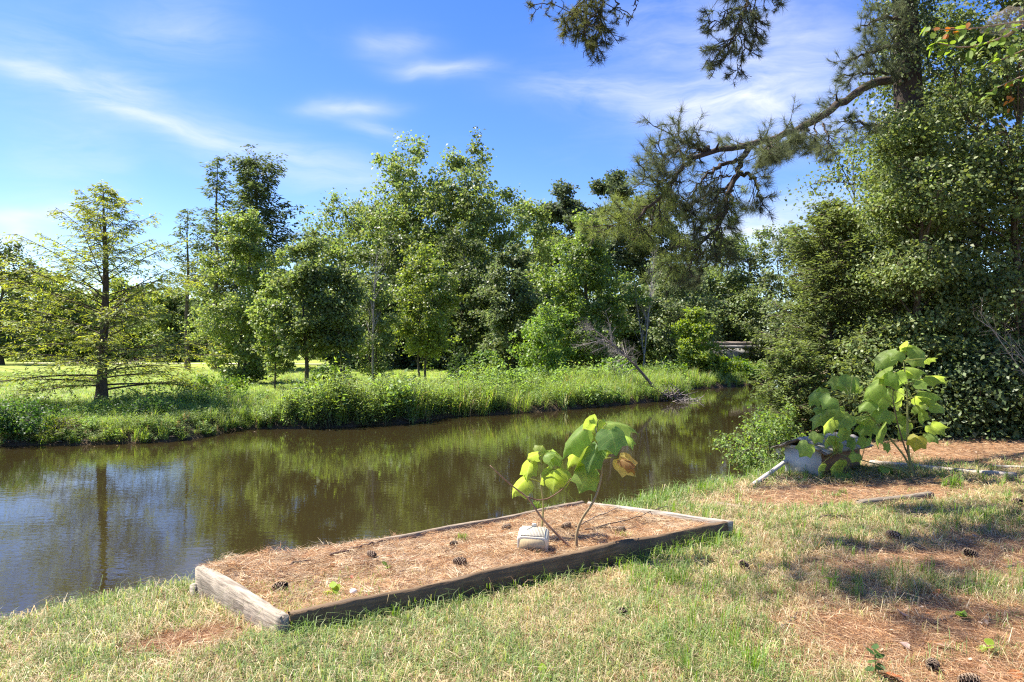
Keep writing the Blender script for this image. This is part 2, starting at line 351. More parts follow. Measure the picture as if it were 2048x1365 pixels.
mb = MB(); mb.add(np.stack([X, Y, Z], -1).reshape(-1, 3), np.stack([ii, ii + 1, ii + nx + 1, ii + nx], 1), cg.reshape(-1, 3))
M_ground = surf_mat('ground', .95, .15, .45, 16.0, (1, 1, 1), .8, .03, obj=False, detail=9)
ground = tag(mb.build('ground', M_ground, smooth=True), kind='structure', label='grassy river banks and open green field')

# ---------------------------------------------------------------- water
m, nt, out = new_mat('river_water'); l = nt.links
geo = N_(nt, 'ShaderNodeNewGeometry')
def wn_(scale, sx, sy, det, rot):
    mp = N_(nt, 'ShaderNodeMapping'); mp.inputs['Scale'].default_value = (sx, sy, 1); mp.inputs['Rotation'].default_value = (0, 0, rot); l.new(geo.outputs['Position'], mp.inputs[0])
    t = N_(nt, 'ShaderNodeTexNoise'); t.inputs['Scale'].default_value = scale; t.inputs['Detail'].default_value = det; t.inputs['Roughness'].default_value = .55; l.new(mp.outputs[0], t.inputs['Vector']); return t
n1, n2, n3 = wn_(1.0, 3.2, 8.0, 3, .18), wn_(1.0, 9.0, 20.0, 2, -.25), wn_(.16, 1, 1, 3, .4)
mr = N_(nt, 'ShaderNodeMapRange'); l.new(n3.outputs[0], mr.inputs[0]); mr.inputs[1].default_value = .38; mr.inputs[2].default_value = .62; mr.inputs[3].default_value = .35; mr.inputs[4].default_value = 1.0
ad = N_(nt, 'ShaderNodeMath', operation='MULTIPLY_ADD'); l.new(n2.outputs[0], ad.inputs[0]); ad.inputs[1].default_value = .35; l.new(n1.outputs[0], ad.inputs[2])
# calmer water up the river, small wind ripples near the camera
sp = N_(nt, 'ShaderNodeSeparateXYZ'); l.new(geo.outputs['Position'], sp.inputs[0])
mr2 = N_(nt, 'ShaderNodeMapRange'); l.new(sp.outputs[0], mr2.inputs[0]); mr2.inputs[1].default_value = -6; mr2.inputs[2].default_value = 1.0; mr2.inputs[3].default_value = 1.0; mr2.inputs[4].default_value = .42
am = N_(nt, 'ShaderNodeMath', operation='MULTIPLY'); l.new(mr.outputs[0], am.inputs[0]); l.new(mr2.outputs[0], am.inputs[1])
bp = N_(nt, 'ShaderNodeBump'); bp.inputs['Distance'].default_value = .0026; l.new(am.outputs[0], bp.inputs['Strength']); l.new(ad.outputs[0], bp.inputs['Height'])
bs = N_(nt, 'ShaderNodeBsdfPrincipled'); bs.inputs['Base Color'].default_value = (.026, .0195, .0075, 1); bs.inputs['Roughness'].default_value = .012; bs.inputs['IOR'].default_value = 1.38; bs.inputs['Specular IOR Level'].default_value = .6
l.new(bp.outputs[0], bs.inputs['Normal']); l.new(bs.outputs[0], out.inputs[0]); M_water = m
mb = MB(); mb.add([(-95, -12, WATER_Z), (60, -12, WATER_Z), (60, 112, WATER_Z), (-95, 112, WATER_Z)], [[0, 1, 2, 3]])
tag(mb.build('water', M_water), kind='structure', label='still brown river water reflecting the trees')

# light sandy cart path across the far field
mb = MB(); pts = np.array([(-120, 88), (-60, 86), (-40, 84), (-20, 80), (-5, 74), (2, 66)], float); pr = resample(np.c_[pts, np.zeros(6)], 40)[:, :2]
t_ = unit(np.gradient(pr, axis=0)); nn = np.stack([-t_[:, 1], t_[:, 0]], 1); A_, B_ = pr - nn * 1.3, pr + nn * 1.3
for P_ in (A_, B_): pass
va = np.c_[A_, ground_z(A_[:, 0], A_[:, 1]) + .09]; vb = np.c_[B_, ground_z(B_[:, 0], B_[:, 1]) + .09]; k = len(pr)
f = np.stack([np.arange(k - 1), np.arange(1, k), np.arange(1, k) + k, np.arange(k - 1) + k], 1)
mb.add(np.r_[va, vb], f, (.46, .40, .34)); M_path = surf_mat('path_concrete', .9, .2, .2, 2.0, obj=False)
tag(mb.build('path', M_path), kind='structure', label='pale path crossing the far field')

# ---------------------------------------------------------------- timbers
def timber(name, p0, p1, w, h, seed, tint, parent=None, wav=.008, seg=18, mat=None, taper=0.0):
    """old sawn timber lying from p0 to p1 (points on its top centre line), w thick, h high"""
    r = rg(seed); p0 = np.asarray(p0, float); p1 = np.asarray(p1, float); L = np.linalg.norm(p1 - p0)
    ex = (p1 - p0) / L; ey = unit(np.cross((0, 0, 1.), ex)); ez = np.cross(ex, ey)
    b = min(w, h) * .14
    prof = np.array([(-w / 2 + b, 0), (-w / 4, .004), (0, .002), (w / 4, .003), (w / 2 - b, 0), (w / 2, -b), (w / 2 + .002, -h * .35), (w / 2 - .003, -h * .65), (w / 2, -h), (-w / 2, -h), (-w / 2 + .003, -h * .65), (-w / 2 - .002, -h * .35), (-w / 2, -b)])
    k = len(prof); xs_ = np.linspace(0, L, seg); V = []
    for i, x in enumerate(xs_):
        q = prof.copy(); q[:, 1] += wav * math.sin(x * 2.3 + seed) + wav * .7 * math.sin(x * 5.9 + seed * 2); q[:, 0] += wav * .8 * math.sin(x * 3.1 + seed * 1.7)
        q += r.normal(scale=wav * .28, size=q.shape)
        if taper: q *= 1 - taper * abs(x / L - .5) ** 3 * 8
        xe = np.full(k, x)
        if i in (0, seg - 1): xe = x + r.normal(scale=wav * .9, size=k); q *= .97
        V.append(np.c_[xe, q])
    V = np.array(V).reshape(-1, 3); j = np.arange(k); jn = (j + 1) % k; i = np.arange(seg - 1)[:, None] * k
    f = np.stack([i + j, i + k + j, i + k + jn, i + jn], -1).reshape(-1, 4)
    mb = MB(); mb.add(V, f, np.asarray(tint) * (1 + r.normal(scale=.12, size=(len(V), 1))))
    mb.f.append(np.array([j])); mb.f.append(np.array([j[::-1] + (seg - 1) * k]))
    o = mb.build(name, mat or M_wood)
    o.matrix_world = Matrix(((ex[0], ey[0], ez[0], p0[0]), (ex[1], ey[1], ez[1], p0[1]), (ex[2], ey[2], ez[2], p0[2]), (0, 0, 0, 1)))
    if parent is not None:
        o.parent = parent; o.matrix_parent_inverse = Matrix.Translation(-Vector(parent.location))
    return o
bed_c = (BA + BB + BC + BD) / 4; bed_c[2] = -.06
bed = thing('raised_bed', bed_c, 'low rectangular raised bed of weathered grey boards filled with pine straw', 'garden bed')
def inset(p, *n):
    q = np.array(p, float)
    for d, s in n: q[:2] += unit(np.asarray(d, float)) * s
    return q
u_ac = unit(BC[:2] - BA[:2]); n_ac = np.array((-u_ac[1], u_ac[0]))
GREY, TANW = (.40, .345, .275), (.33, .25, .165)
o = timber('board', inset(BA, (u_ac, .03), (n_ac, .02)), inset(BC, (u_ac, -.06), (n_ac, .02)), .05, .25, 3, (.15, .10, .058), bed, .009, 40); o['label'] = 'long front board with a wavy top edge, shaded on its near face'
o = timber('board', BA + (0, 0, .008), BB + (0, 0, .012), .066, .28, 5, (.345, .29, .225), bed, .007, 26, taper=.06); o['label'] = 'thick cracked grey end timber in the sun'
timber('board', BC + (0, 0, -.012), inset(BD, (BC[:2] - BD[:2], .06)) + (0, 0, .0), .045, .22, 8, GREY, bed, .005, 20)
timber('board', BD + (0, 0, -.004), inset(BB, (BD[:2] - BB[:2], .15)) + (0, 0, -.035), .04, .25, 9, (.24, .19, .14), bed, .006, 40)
mbk = MB(); sp_ = PZ(392, 1166, .03)
# stake holding the end timber
xx, zz = .022, .17
vv = np.array([(-xx, -xx, -zz), (xx, -xx, -zz), (xx, xx, -zz), (-xx, xx, -zz), (-xx, -xx, 0), (xx, -xx, .004), (xx, xx, .002), (-xx, xx, -.004)])
mbk.add(vv, [[0, 3, 2, 1], [4, 5, 6, 7], [0, 1, 5, 4], [1, 2, 6, 5], [2, 3, 7, 6], [3, 0, 4, 7]], GREY)
st = mbk.build('stake', M_wood, bed); st.location = Vector(sp_) - bed.location
# the bed's filling
nu, nv = 60, 26; U, V_ = np.meshgrid(np.linspace(.004, .996, nu), np.linspace(.004, .996, nv))
def bedxy(u, v): return (1 - u)[..., None] * ((1 - v)[..., None] * BA[:2] + v[..., None] * BB[:2]) + u[..., None] * ((1 - v)[..., None] * BC[:2] + v[..., None] * BD[:2])
def bedz(x, y): return .074 + .026 * fnoise(x, y, 2.4, 6) + .014 * fnoise(x, y, 7, 1)
def bed_uv(x, y):
    """rough inverse of bedxy"""
    e1 = BC[:2] - BA[:2]; e2 = BB[:2] - BA[:2]; d = np.stack([x - BA[0], y - BA[1]], -1)
    Mi = np.linalg.inv(np.stack([e1, e2], 1)); return d @ Mi.T
XY = bedxy(U, V_); ZB = bedz(XY[..., 0], XY[..., 1]) + .050 * sstep(.45, .9, V_) * sstep(.5, .12, U) - .02 * sstep(.1, 0, V_)
i = (np.arange(nv - 1)[:, None] * nu + np.arange(nu - 1)[None]).ravel()
mb = MB(); mb.add(np.concatenate([XY, ZB[..., None]], -1).reshape(-1, 3) - bed_c, np.stack([i, i + 1, i + nu + 1, i + nu], 1), (.35, .245, .145))
mb.build('soil', surf_mat('straw_soil', .95, .1, .5, 30.0, (1, 1, 1), 1.0, .02, obj=False, detail=8), bed, True)
def bed_z(x, y):
    uv = bed_uv(np.asarray(x, float), np.asarray(y, float)); return bedz(np.asarray(x, float), np.asarray(y, float)) + .050 * sstep(.45, .9, uv[..., 1]) * sstep(.5, .12, uv[..., 0]) - .02 * sstep(.1, 0, uv[..., 1])
def BP(px, py, dz=0.0):
    z = .09
    for _ in range(20):
        p = PZ(px, py, z + dz); z = .5 * z + .5 * float(bed_z(p[0], p[1]))
    return PZ(px, py, z + dz)
# ---------------------------------------------------------------- tree builders
def profile(kind, t):
    t = np.clip(t, 0, 1)
    if kind == 'round': return np.maximum(np.sqrt(np.maximum(1 - (1.75 * t - .80) ** 2, 0)), .12)
    if kind == 'cone': return .10 + .90 * (1 - t) ** .85 * sstep(-.1, .12, t)
    if kind == 'vase': return np.maximum(np.sin(np.pi * np.clip(t, .0, 1) ** 1.5 * .88 + .18), .12)
    if kind == 'column': return np.maximum((1 - t ** 3.2) ** .6, .1) * (.75 + .25 * sstep(0, .3, t))
    if kind == 'egg': return np.maximum(np.sin(np.pi * (t * .9 + .08)) ** .65 * (1 - .35 * t), .08)
def broadleaf(name, label, px, d, top_py, hw_px, cb_py, c, mat=None, bark=(.09, .075, .06), nb=26, nc=7, nl=46, leaf=.09, tr=.11, stems=((0, 0),), seed=1, prof='egg', cr=.36, group=None, lean=0.0, gloss=0, cat='tree', base=None, flat=.62, up=.45, inner=.28, trunk_top=.9, yscale=1.0, irr=(.58, 1.18)):
    r = rg(seed); far = d > 25; leaf *= 1.12 if far else 1.0; nl = int(nl * (1.15 if far else 1.0)); nc = int(round(nc * (1.4 if far else 1.0))); cr *= .74 if far else 1.0
    x0 = (px - CX) / FX * d; bz = float(ground_z(np.array(x0), np.array(float(d)))) if base is None else base
    H = CAMZ + (HY - top_py) / FX * d - bz; cb = max(CAMZ + (HY - cb_py) / FX * d - bz, .02 * H); rx = hw_px / FX * d
    root = thing(name, (x0, d, bz - .05), label, cat, group)
    def axis(h): return np.array((lean * h + .05 * rx * math.sin(h * 1.1 + seed), .04 * rx * math.sin(h * .9 + 2 * seed), h))
    wood, lv = MB(), MB(); bark = np.asarray(bark)
    for (sx, sy) in stems:
        hs = np.linspace(0, H * trunk_top, 12); P = np.array([axis(h) for h in hs]); k = np.linspace(0, 1, 12)[:, None]
        spread = 1 if len(stems) == 1 else (.4 + 1.1 * k)
        P[:, :2] += np.array((sx, sy)) * spread
        rad = tr * (1 - .93 * np.linspace(0, 1, 12)) * (1 if len(stems) == 1 else .75); rad[0] *= 1.45; rad[1] *= 1.05
        tube(wood, P, rad, 8, bark)
    C, BR = [], []
    for i in range(nb):
        t = (i + r.uniform(0, 1)) / nb; rad = rx * profile(prof, t) * r.uniform(*irr); a = i * 2.39996 + r.normal(scale=.5)
        h = cb + t * (H - cb)
        tip = axis(h) + rad * np.array((math.cos(a), math.sin(a) * yscale, 0)); tip[2] += r.normal(scale=.045 * H)
        h0 = np.clip(h - rad * up - .06 * H, max(.35 * cb, .05 * H), H * trunk_top * .97)
        s0 = np.array(stems[i % len(stems)] + (0,)) * (1 if len(stems) == 1 else .4 + 1.1 * h0 / H)
        p0 = axis(h0) + s0; mid = (p0 * .45 + tip * .55) + np.array((0, 0, .16 * rad + r.normal(scale=.05 * rad)))
        P = bez(p0, mid, tip, 7); br = tr * (.10 + .26 * rad / rx) * (1 - .5 * t)
        tube(wood, P, np.linspace(br, br * .15 + .004, 7), 5, bark, False)
        n = max(3, int(round(nc * (.35 + .65 * profile(prof, t))) ))
        s = inner + (1 - inner) * r.uniform(0, 1, n) ** .8; s[0] = 1.0
        q = np.stack([np.interp(s, np.linspace(0, 1, 7), P[:, j]) for j in range(3)], 1)
        off = r.normal(size=(n, 3)) * rad * .17 * (1.25 - .5 * s)[:, None]; off[:, 2] *= .8
        cc = q + off
        for a_, b_ in (zip(q, cc) if d < 45 else ()): tube(wood, [a_, (a_ + b_) / 2 + (0, 0, .03), b_], (.012 + .02 * br, .008, .004), 3, bark, False)
        C.append(cc); BR.append(np.full(n, r.normal(scale=.10)))
    C = np.concatenate(C); BR = np.concatenate(BR); n = len(C)
    m = r.poisson(nl, n); idx = np.repeat(np.arange(n), m); k = len(idx)
    csz = cr * r.uniform(.65, 1.35, n); el = np.stack([r.uniform(.7, 1.3, n), r.uniform(.7, 1.3, n), np.full(n, flat)], 1)
    g = np.clip(r.normal(size=(k, 3)), -1.7, 1.7); g *= (.35 + .65 * r.uniform(0, 1, k) ** .5)[:, None]
    P = C[idx] + g * csz[idx, None] * el[idx]; P[:, 2] = np.maximum(P[:, 2], .05)
    ax = np.stack([axis(h) for h in np.linspace(0, H * 1.15, 40)]); ai = np.clip((P[:, 2] / (H * 1.15) * 39).astype(int), 0, 39)
    outw = unit(P - ax[ai] + 1e-6)
    D = unit(outw * .55 + rvec(r, k) * .75 + np.array((0, 0, -.28)))
    Nn = unit(np.array((0, 0, 1.)) * .75 + outw * .35 + rvec(r, k) * .75)
    c = np.asarray(c) * (1 + r.normal(scale=.09, size=(n, 1)) + BR[:, None])[idx] * (1 + r.normal(scale=.16, size=(k, 1)))
    c = np.clip(c * (1 + r.normal(scale=.05, size=(k, 3))), .008, .6)
    ls = leaf * r.uniform(.45, 1.38, k)
    leaf_quads(lv, P, D, Nn, ls, ls * (.86 if far else .68), c)
    wood.build('trunk', M_bark, root, True); lv.build('crown', mat or M_leaf, root)
    return root
def conifer(name, label, px, d, top_py, hw_px, cb_py, c, c2=None, nb=64, ntw=13, nsp=22, spr=(.12, .035), tr=.17, seed=1, prof=None, el0=-.02, el1=.75, droop=.12, bark=(.10, .075, .055), flare=1.6, group=None, base=None, cat='tree', twl=.42, jit=.05, lower=0.0, sx=1.0, gap=0.0):
    r = rg(seed); x0 = (px - CX) / FX * d; bz = float(ground_z(np.array(x0), np.array(float(d)))) if base is None else base
    H = CAMZ + (HY - top_py) / FX * d - bz; cb = max(CAMZ + (HY - cb_py) / FX * d - bz, .05); rx = hw_px / FX * d
    root = thing(name, (x0, d, bz - .05), label, cat, group); wood, lv = MB(), MB(); bark = np.asarray(bark)
    hs = np.linspace(0, H, 18); T = np.stack([.04 * np.sin(hs * .9 + seed), .04 * np.cos(hs * .7 + seed), hs], 1)
    rad = tr * (1 - hs / H) ** .8 + .008; rad[0] *= flare; rad[1] *= 1 + (flare - 1) * .25
    tube(wood, T, rad, 10, bark)
    prof = prof or (lambda t: (1 - t) ** .75 * (.75 + .25 * sstep(0, .15, t)))
    for i in range(nb):
        t = ((i + r.uniform(0, 1)) / nb) ** 1.05; h = cb + t * (H - cb) * .985
        if gap and r.uniform() < gap: continue
        Lb = rx * prof(t) * (r.uniform(.40, 1.30) if name == 'cedar_tree' else r.uniform(.62, 1.15)) + .12; a = i * 2.39996 + r.normal(scale=.45)
        e = el0 + (el1 - el0) * t + r.normal(scale=.10)
        dirh = np.array((math.cos(a), math.sin(a), 0)); p0 = np.array((np.interp(h, hs, T[:, 0]), np.interp(h, hs, T[:, 1]), h))
        tip = p0 + dirh * Lb * math.cos(e) * np.array((sx, 1, 1)) + np.array((0, 0, Lb * math.sin(e)))
        mid = (p0 + tip) / 2 + np.array((0, 0, Lb * droop)); P = bez(p0, mid, tip, 8)
        br = np.interp(h, hs, rad) * (.22 if tr > .1 else .35); tube(wood, P, np.linspace(br, .006, 8), 5, bark, False)
        bc = 1 + r.normal(scale=.10)
        ntw_ = max(3, int(round(ntw * (.18 + 1.05 * Lb / rx))))
        for k in range(ntw_):
            s = .12 + .88 * (k + r.uniform(0, 1)) / ntw_; q = np.array([np.interp(s, np.linspace(0, 1, 8), P[:, j]) for j in range(3)])
            lt = Lb * twl * (1.05 - .75 * s) * r.uniform(.6, 1.3) + .12
            sg = 1 if k % 2 else -1; ang = a + sg * r.uniform(.55, 1.15)
            td = unit(np.array((math.cos(ang), math.sin(ang), r.normal(scale=.22) - .04 + lower)))
            tipk = q + td * lt; tube(wood, [q, q + td * lt * .5 + (0, 0, .02), tipk], (.010, .006, .003), 3, bark, False)
            m = max(4, int(nsp * (.5 + lt / (Lb * twl + .1) * .6))); u = r.uniform(.08, 1.05, m)
            pp = q + td * lt * u[:, None] + r.normal(scale=jit, size=(m, 3)) * (1, 1, .7)
            side = unit(np.cross(td, (0, 0, 1.))); DD = td * .7 + side * r.choice((-1, 1), m)[:, None] * r.uniform(.3, 1.1, m)[:, None] + np.stack([np.zeros(m), np.zeros(m), r.normal(-.28 + lower, .28, m)], 1)
            NN = np.array((0, 0, 1.)) + r.normal(scale=.45, size=(m, 3))
            cc = np.asarray(c)[None] * bc
            if c2 is not None:
                f = np.clip(r.normal(.35, .3, m) + .35 * (s - .5), 0, 1)[:, None]; cc = cc * (1 - f) + np.asarray(c2) * f
            cc = np.clip(cc * (1 + r.normal(scale=.18, size=(m, 1))), .006, .6)
            L_ = spr[0] * r.uniform(.6, 1.3, m); leaf_quads(lv, pp, DD, NN, L_, spr[1] * r.uniform(.7, 1.3, m), cc, .1, .5)
    wood.build('trunk', M_bark, root, True); lv.build('crown', M_conif, root)
    return root
def tuft_needles(lv, r, C, A, n, L, w, c, spread=.75):
    m = len(C); idx = np.repeat(np.arange(m), n); k = len(idx); A = unit(A)
    P = C[idx] - A[idx] * r.uniform(0, .10, k)[:, None] * L / .15
    D = A[idx] * r.uniform(.25, 1.0, k)[:, None] + rvec(r, k) * spread
    cc = np.asarray(c) * (1 + r.normal(scale=.14, size=(m, 1)))[idx] * (1 + r.normal(scale=.16, size=(k, 1)))
    needles(lv, P, D, L * r.uniform(.7, 1.1, k), w, np.clip(cc, .008, .6), r)
def far_pine(name, label, px, d, top_py, hw_px, cb_py, c, seed, group=None):
    return broadleaf(name, label, px, d, top_py, hw_px, cb_py, c, mat=M_conif, bark=(.15, .10, .075), nb=34, nc=9, nl=46, leaf=.34, tr=.2, seed=seed, prof='round', cr=.85, group=group, flat=.55, up=.2, inner=.45, irr=(.5, 1.1))
def bare_brush(mb, r, p0, p1, r0, n, Ls, c, depth=2, rise=.2, start=.25):
    """leafless limb from p0 to p1 with twigs and sub-twigs"""
    P = bez(p0, (np.asarray(p0) + p1) / 2 + r.normal(scale=.06, size=3) * np.linalg.norm(np.asarray(p1) - p0), p1, 8); tube(mb, P, np.linspace(r0, r0 * .25, 8), 5, c, False)
    ax = unit(P[-1] - P[0])
    for i in range(n):
        s = start + (1 - start) * (i + r.uniform()) / n; q = np.array([np.interp(s, np.linspace(0, 1, 8), P[:, j]) for j in range(3)])
        D = unit(ax * .8 + rvec(r, 1)[0] * .8 + np.array((0, 0, rise))); L = Ls * r.uniform(.5, 1.2) * (1.2 - .6 * s)
        if depth > 1: bare_brush(mb, r, q, q + D * L, r0 * .45 * (1 - .5 * s), max(3, n // 3), Ls * .5, c, depth - 1, rise)
        else: tube(mb, [q, q + D * L * .5 + r.normal(scale=.03, size=3) * L, q + D * L], (r0 * .4, r0 * .3, r0 * .12), 3, c, False)

# ---------------------------------------------------------------- the far bank's trees
BG = 'trees on the far bank'
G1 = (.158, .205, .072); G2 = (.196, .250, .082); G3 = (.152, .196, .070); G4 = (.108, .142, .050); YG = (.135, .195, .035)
conifer('bald_cypress', 'feathery yellow-green bald cypress with a flared dark trunk at the left water edge', 207, 22.4, 372, 235, 782, (.225, .285, .075), (.300, .315, .080), nb=76, ntw=16, nsp=26, spr=(.155, .040), tr=.165, seed=4, el0=-.03, el1=.95, droop=.07, flare=1.75,
        prof=lambda t: np.interp(t, (0, .06, .3, .5, .62, .8, 1), (.75, 1.0, .97, .76, .54, .32, .04)), gap=.0)
conifer('bald_cypress', 'tall thin-topped bald cypress behind the bright maple, left of its darker twin', 432, 58, 310, 85, 640, (.105, .140, .060), None, nb=70, ntw=9, nsp=12, spr=(.42, .13), tr=.24, seed=5, el0=.15, el1=.75, droop=.05, jit=.12, prof=lambda t: (1 - t) ** .6, gap=.12)
conifer('bald_cypress', 'dense dark bald cypress with a broad rounded top behind the bright maple', 512, 62, 322, 118, 640, (.090, .120, .048), None, nb=120, ntw=10, nsp=18, spr=(.46, .15), tr=.28, seed=6, el0=.2, el1=.8, droop=.06, jit=.2, prof=lambda t: np.interp(t, (0, .25, .5, .75, .93, 1), (.9, 1, .8, .55, .5, .15)))
conifer('bald_cypress', 'slim sparse bald cypress with a bare dark stem right of the big feathery one', 374, 56, 415, 50, 590, (.115, .15, .055), None, nb=34, ntw=7, nsp=9, spr=(.36, .11), tr=.19, seed=7, el0=.15, el1=.9, droop=.05, jit=.12, prof=lambda t: (1 - t) ** .5 * .9, gap=.1)
broadleaf('maple_tree', 'bright silvery-leaved maple with several stems right of the feathery cypress', 488, 37, 428, 108, 745, G2, seed=11, nb=46, nc=10, nl=52, leaf=.125, tr=.10, stems=((-.35, 0), (.15, .2), (.35, -.2)), cr=.40, prof='egg')
broadleaf('young_tree', 'small pale-leaved tree leaning left beside the dark single-stemmed maple', 552, 31.5, 560, 52, 735, G2, seed=12, nb=20, nc=7, nl=46, leaf=.11, tr=.045, cr=.28, lean=-.05)
broadleaf('maple_tree', 'dark rounded maple on a single straight stem above the bank weeds', 610, 29.5, 463, 64, 695, G3, seed=13, nb=30, nc=8, nl=50, leaf=.115, tr=.105, cr=.34, prof='egg', up=.6)
broadleaf('maple_tree', 'twin-stemmed dark maple right of the single-stemmed one', 684, 29.2, 528, 54, 690, G3, seed=14, nb=24, nc=7, nl=46, leaf=.11, tr=.075, stems=((-.09, 0), (.1, .05)), cr=.32, up=.6)
broadleaf('young_tree', 'slender open tree with thin crooked stems between the dark maple and the yellow-green one', 745, 33, 545, 56, 725, G1, seed=15, nb=28, nc=6, nl=40, leaf=.11, tr=.07, stems=((-.12, 0), (.12, .1), (.3, 0)), cr=.32, up=.7)
broadleaf('young_tree', 'yellow-green tree with two thin trunks in the middle of the far bank', 846, 39, 488, 84, 695, (.165, .215, .06), seed=16, nb=40, nc=8, nl=44, leaf=.13, tr=.085, stems=((-.3, 0), (.4, .1)), cr=.40, prof='egg', up=.75)
broadleaf('oak_tree', 'rounded mid-green tree lower than the twin giants to its right', 680, 78, 412, 85, 660, G1, seed=21, nb=44, nc=8, nl=40, leaf=.25, tr=.25, cr=.85, prof='round', group=BG)
broadleaf('oak_tree', 'tall spreading tree with visible ascending limbs, left of the two giants', 812, 74, 322, 108, 640, G1, seed=22, nb=62, nc=10, nl=46, leaf=.27, tr=.32, cr=.85, prof='vase', up=1.1, inner=.35, group=BG)
broadleaf('oak_tree', 'tallest spreading tree at the centre with open limbs against the sky', 938, 70, 318, 118, 640, G1, seed=23, nb=66, nc=10, nl=46, leaf=.26, tr=.32, cr=.8, prof='vase', up=1.2, inner=.35, group=BG)
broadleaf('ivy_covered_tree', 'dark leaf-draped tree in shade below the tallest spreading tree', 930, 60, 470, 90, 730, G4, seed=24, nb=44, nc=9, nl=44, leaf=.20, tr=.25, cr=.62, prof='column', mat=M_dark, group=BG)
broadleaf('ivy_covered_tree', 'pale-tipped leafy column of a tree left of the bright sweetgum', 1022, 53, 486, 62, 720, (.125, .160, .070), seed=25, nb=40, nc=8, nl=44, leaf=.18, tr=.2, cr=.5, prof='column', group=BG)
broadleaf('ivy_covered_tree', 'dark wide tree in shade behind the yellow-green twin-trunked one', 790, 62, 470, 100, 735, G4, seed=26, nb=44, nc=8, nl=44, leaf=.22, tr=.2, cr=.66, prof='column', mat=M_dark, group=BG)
broadleaf('sweetgum_tree', 'bright green pointed sweetgum tree left of the grey leafless snag', 1168, 48, 438, 112, 730, (.145, .205, .060), seed=27, nb=58, nc=10, nl=46, leaf=.17, tr=.22, cr=.48, prof='egg')
broadleaf('sapling', 'low fresh-green sapling in front of the bright sweetgum tree', 1098, 43, 610, 58, 745, (.16, .24, .065), seed=28, nb=22, nc=7, nl=44, leaf=.14, tr=.06, cr=.38, prof='round')
far_pine('pine_tree', 'dark pine with a narrow rounded top, left of the taller pine', 1128, 96, 378, 58, 560, (.085, .11, .055), 31, group='far pines')
far_pine('pine_tree', 'tall dark pine with a broad flat crown behind the sweetgum', 1218, 92, 350, 68, 560, (.08, .105, .05), 32, group='far pines')
far_pine('pine_tree', 'pine half hidden behind the overhanging needle bough', 1318, 95, 392, 66, 600, (.08, .105, .05), 33, group='far pines')
broadleaf('oak_tree', 'light green tree filling the gap between the two dark pines and the spreading giant', 1068, 82, 400, 48, 600, G2, seed=34, nb=30, nc=7, nl=36, leaf=.26, tr=.2, cr=.8, prof='round', group=BG)
broadleaf('hardwood_tree', 'grey-green leafy tree right behind the leafless snag', 1338, 58, 520, 92, 745, (.14, .18, .08), seed=35, nb=46, nc=9, nl=44, leaf=.19, tr=.2, cr=.55, prof='round', group=BG)
broadleaf('hardwood_tree', 'leafy tree above the concrete bridge, left of the power lines', 1452, 64, 470, 88, 730, (.14, .185, .07), seed=36, nb=44, nc=9, nl=44, leaf=.20, tr=.2, cr=.58, prof='round', group=BG)
broadleaf('hardwood_tree', 'airy pale green tree against the sky, right end of the far row', 1560, 60, 452, 84, 700, (.16, .20, .085), seed=37, nb=40, nc=7, nl=40, leaf=.18, tr=.16, cr=.55, prof='round', group=BG)
broadleaf('hardwood_tree', 'leafy tree peeking out behind the dark cedar', 1668, 58, 430, 95, 700, (.14, .175, .07), seed=38, nb=40, nc=8, nl=42, leaf=.20, tr=.2, cr=.6, prof='round', group=BG)
broadleaf('willow_shrub', 'upright yellow-green bushy small tree left of the concrete bridge', 1388, 45.5, 615, 46, 770, (.20, .27, .06), mat=M_soft, seed=39, nb=36, nc=7, nl=44, leaf=.13, tr=.06, cr=.30, prof='egg', cat='shrub')
for k, (px, d, ty, hw, lab) in enumerate([(700, 66, 600, 70, 'shaded understory bush behind the twin-stemmed dark maple'), (800, 64, 590, 70, 'shaded understory bush behind the yellow-green twin-trunked tree'), (985, 58, 580, 70, 'deep green understory bush below the tallest spreading tree'), (1080, 60, 560, 70, 'dark understory bush left of the bright sweetgum'), (1250, 60, 560, 70, 'dark understory bush behind the leafless snag'), (1400, 66, 560, 80, 'dark understory bush left of the concrete bridge')]):
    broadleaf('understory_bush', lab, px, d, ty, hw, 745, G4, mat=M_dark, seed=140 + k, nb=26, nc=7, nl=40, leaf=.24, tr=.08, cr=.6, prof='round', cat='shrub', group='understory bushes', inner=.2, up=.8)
# trees beyond the field on the left
broadleaf('oak_tree', 'dark round tree at the left edge beyond the field', 2, 80, 478, 62, 712, G4, seed=41, nb=34, nc=8, nl=38, leaf=.26, tr=.3, cr=.8, prof='round', mat=M_dark, group='trees beyond the field')
for k, (px, d, ty, hw, cc, lab) in enumerate([(92, 104, 548, 70, G2, 'mid-green tree beyond the field, next to the dark one at the left edge'), (172, 110, 585, 66, G1, 'low tree beyond the field directly behind the feathery cypress trunk'), (262, 108, 562, 72, G2, 'broad tree beyond the field right behind the feathery cypress'), (350, 100, 585, 66, G1, 'tree beyond the field behind the slim sparse cypress')]):
    broadleaf('oak_tree', lab, px, d, ty, hw, 722, cc, seed=50 + k, nb=34, nc=8, nl=48, leaf=.36, tr=.22, cr=.85, prof='round', group='trees beyond the field')
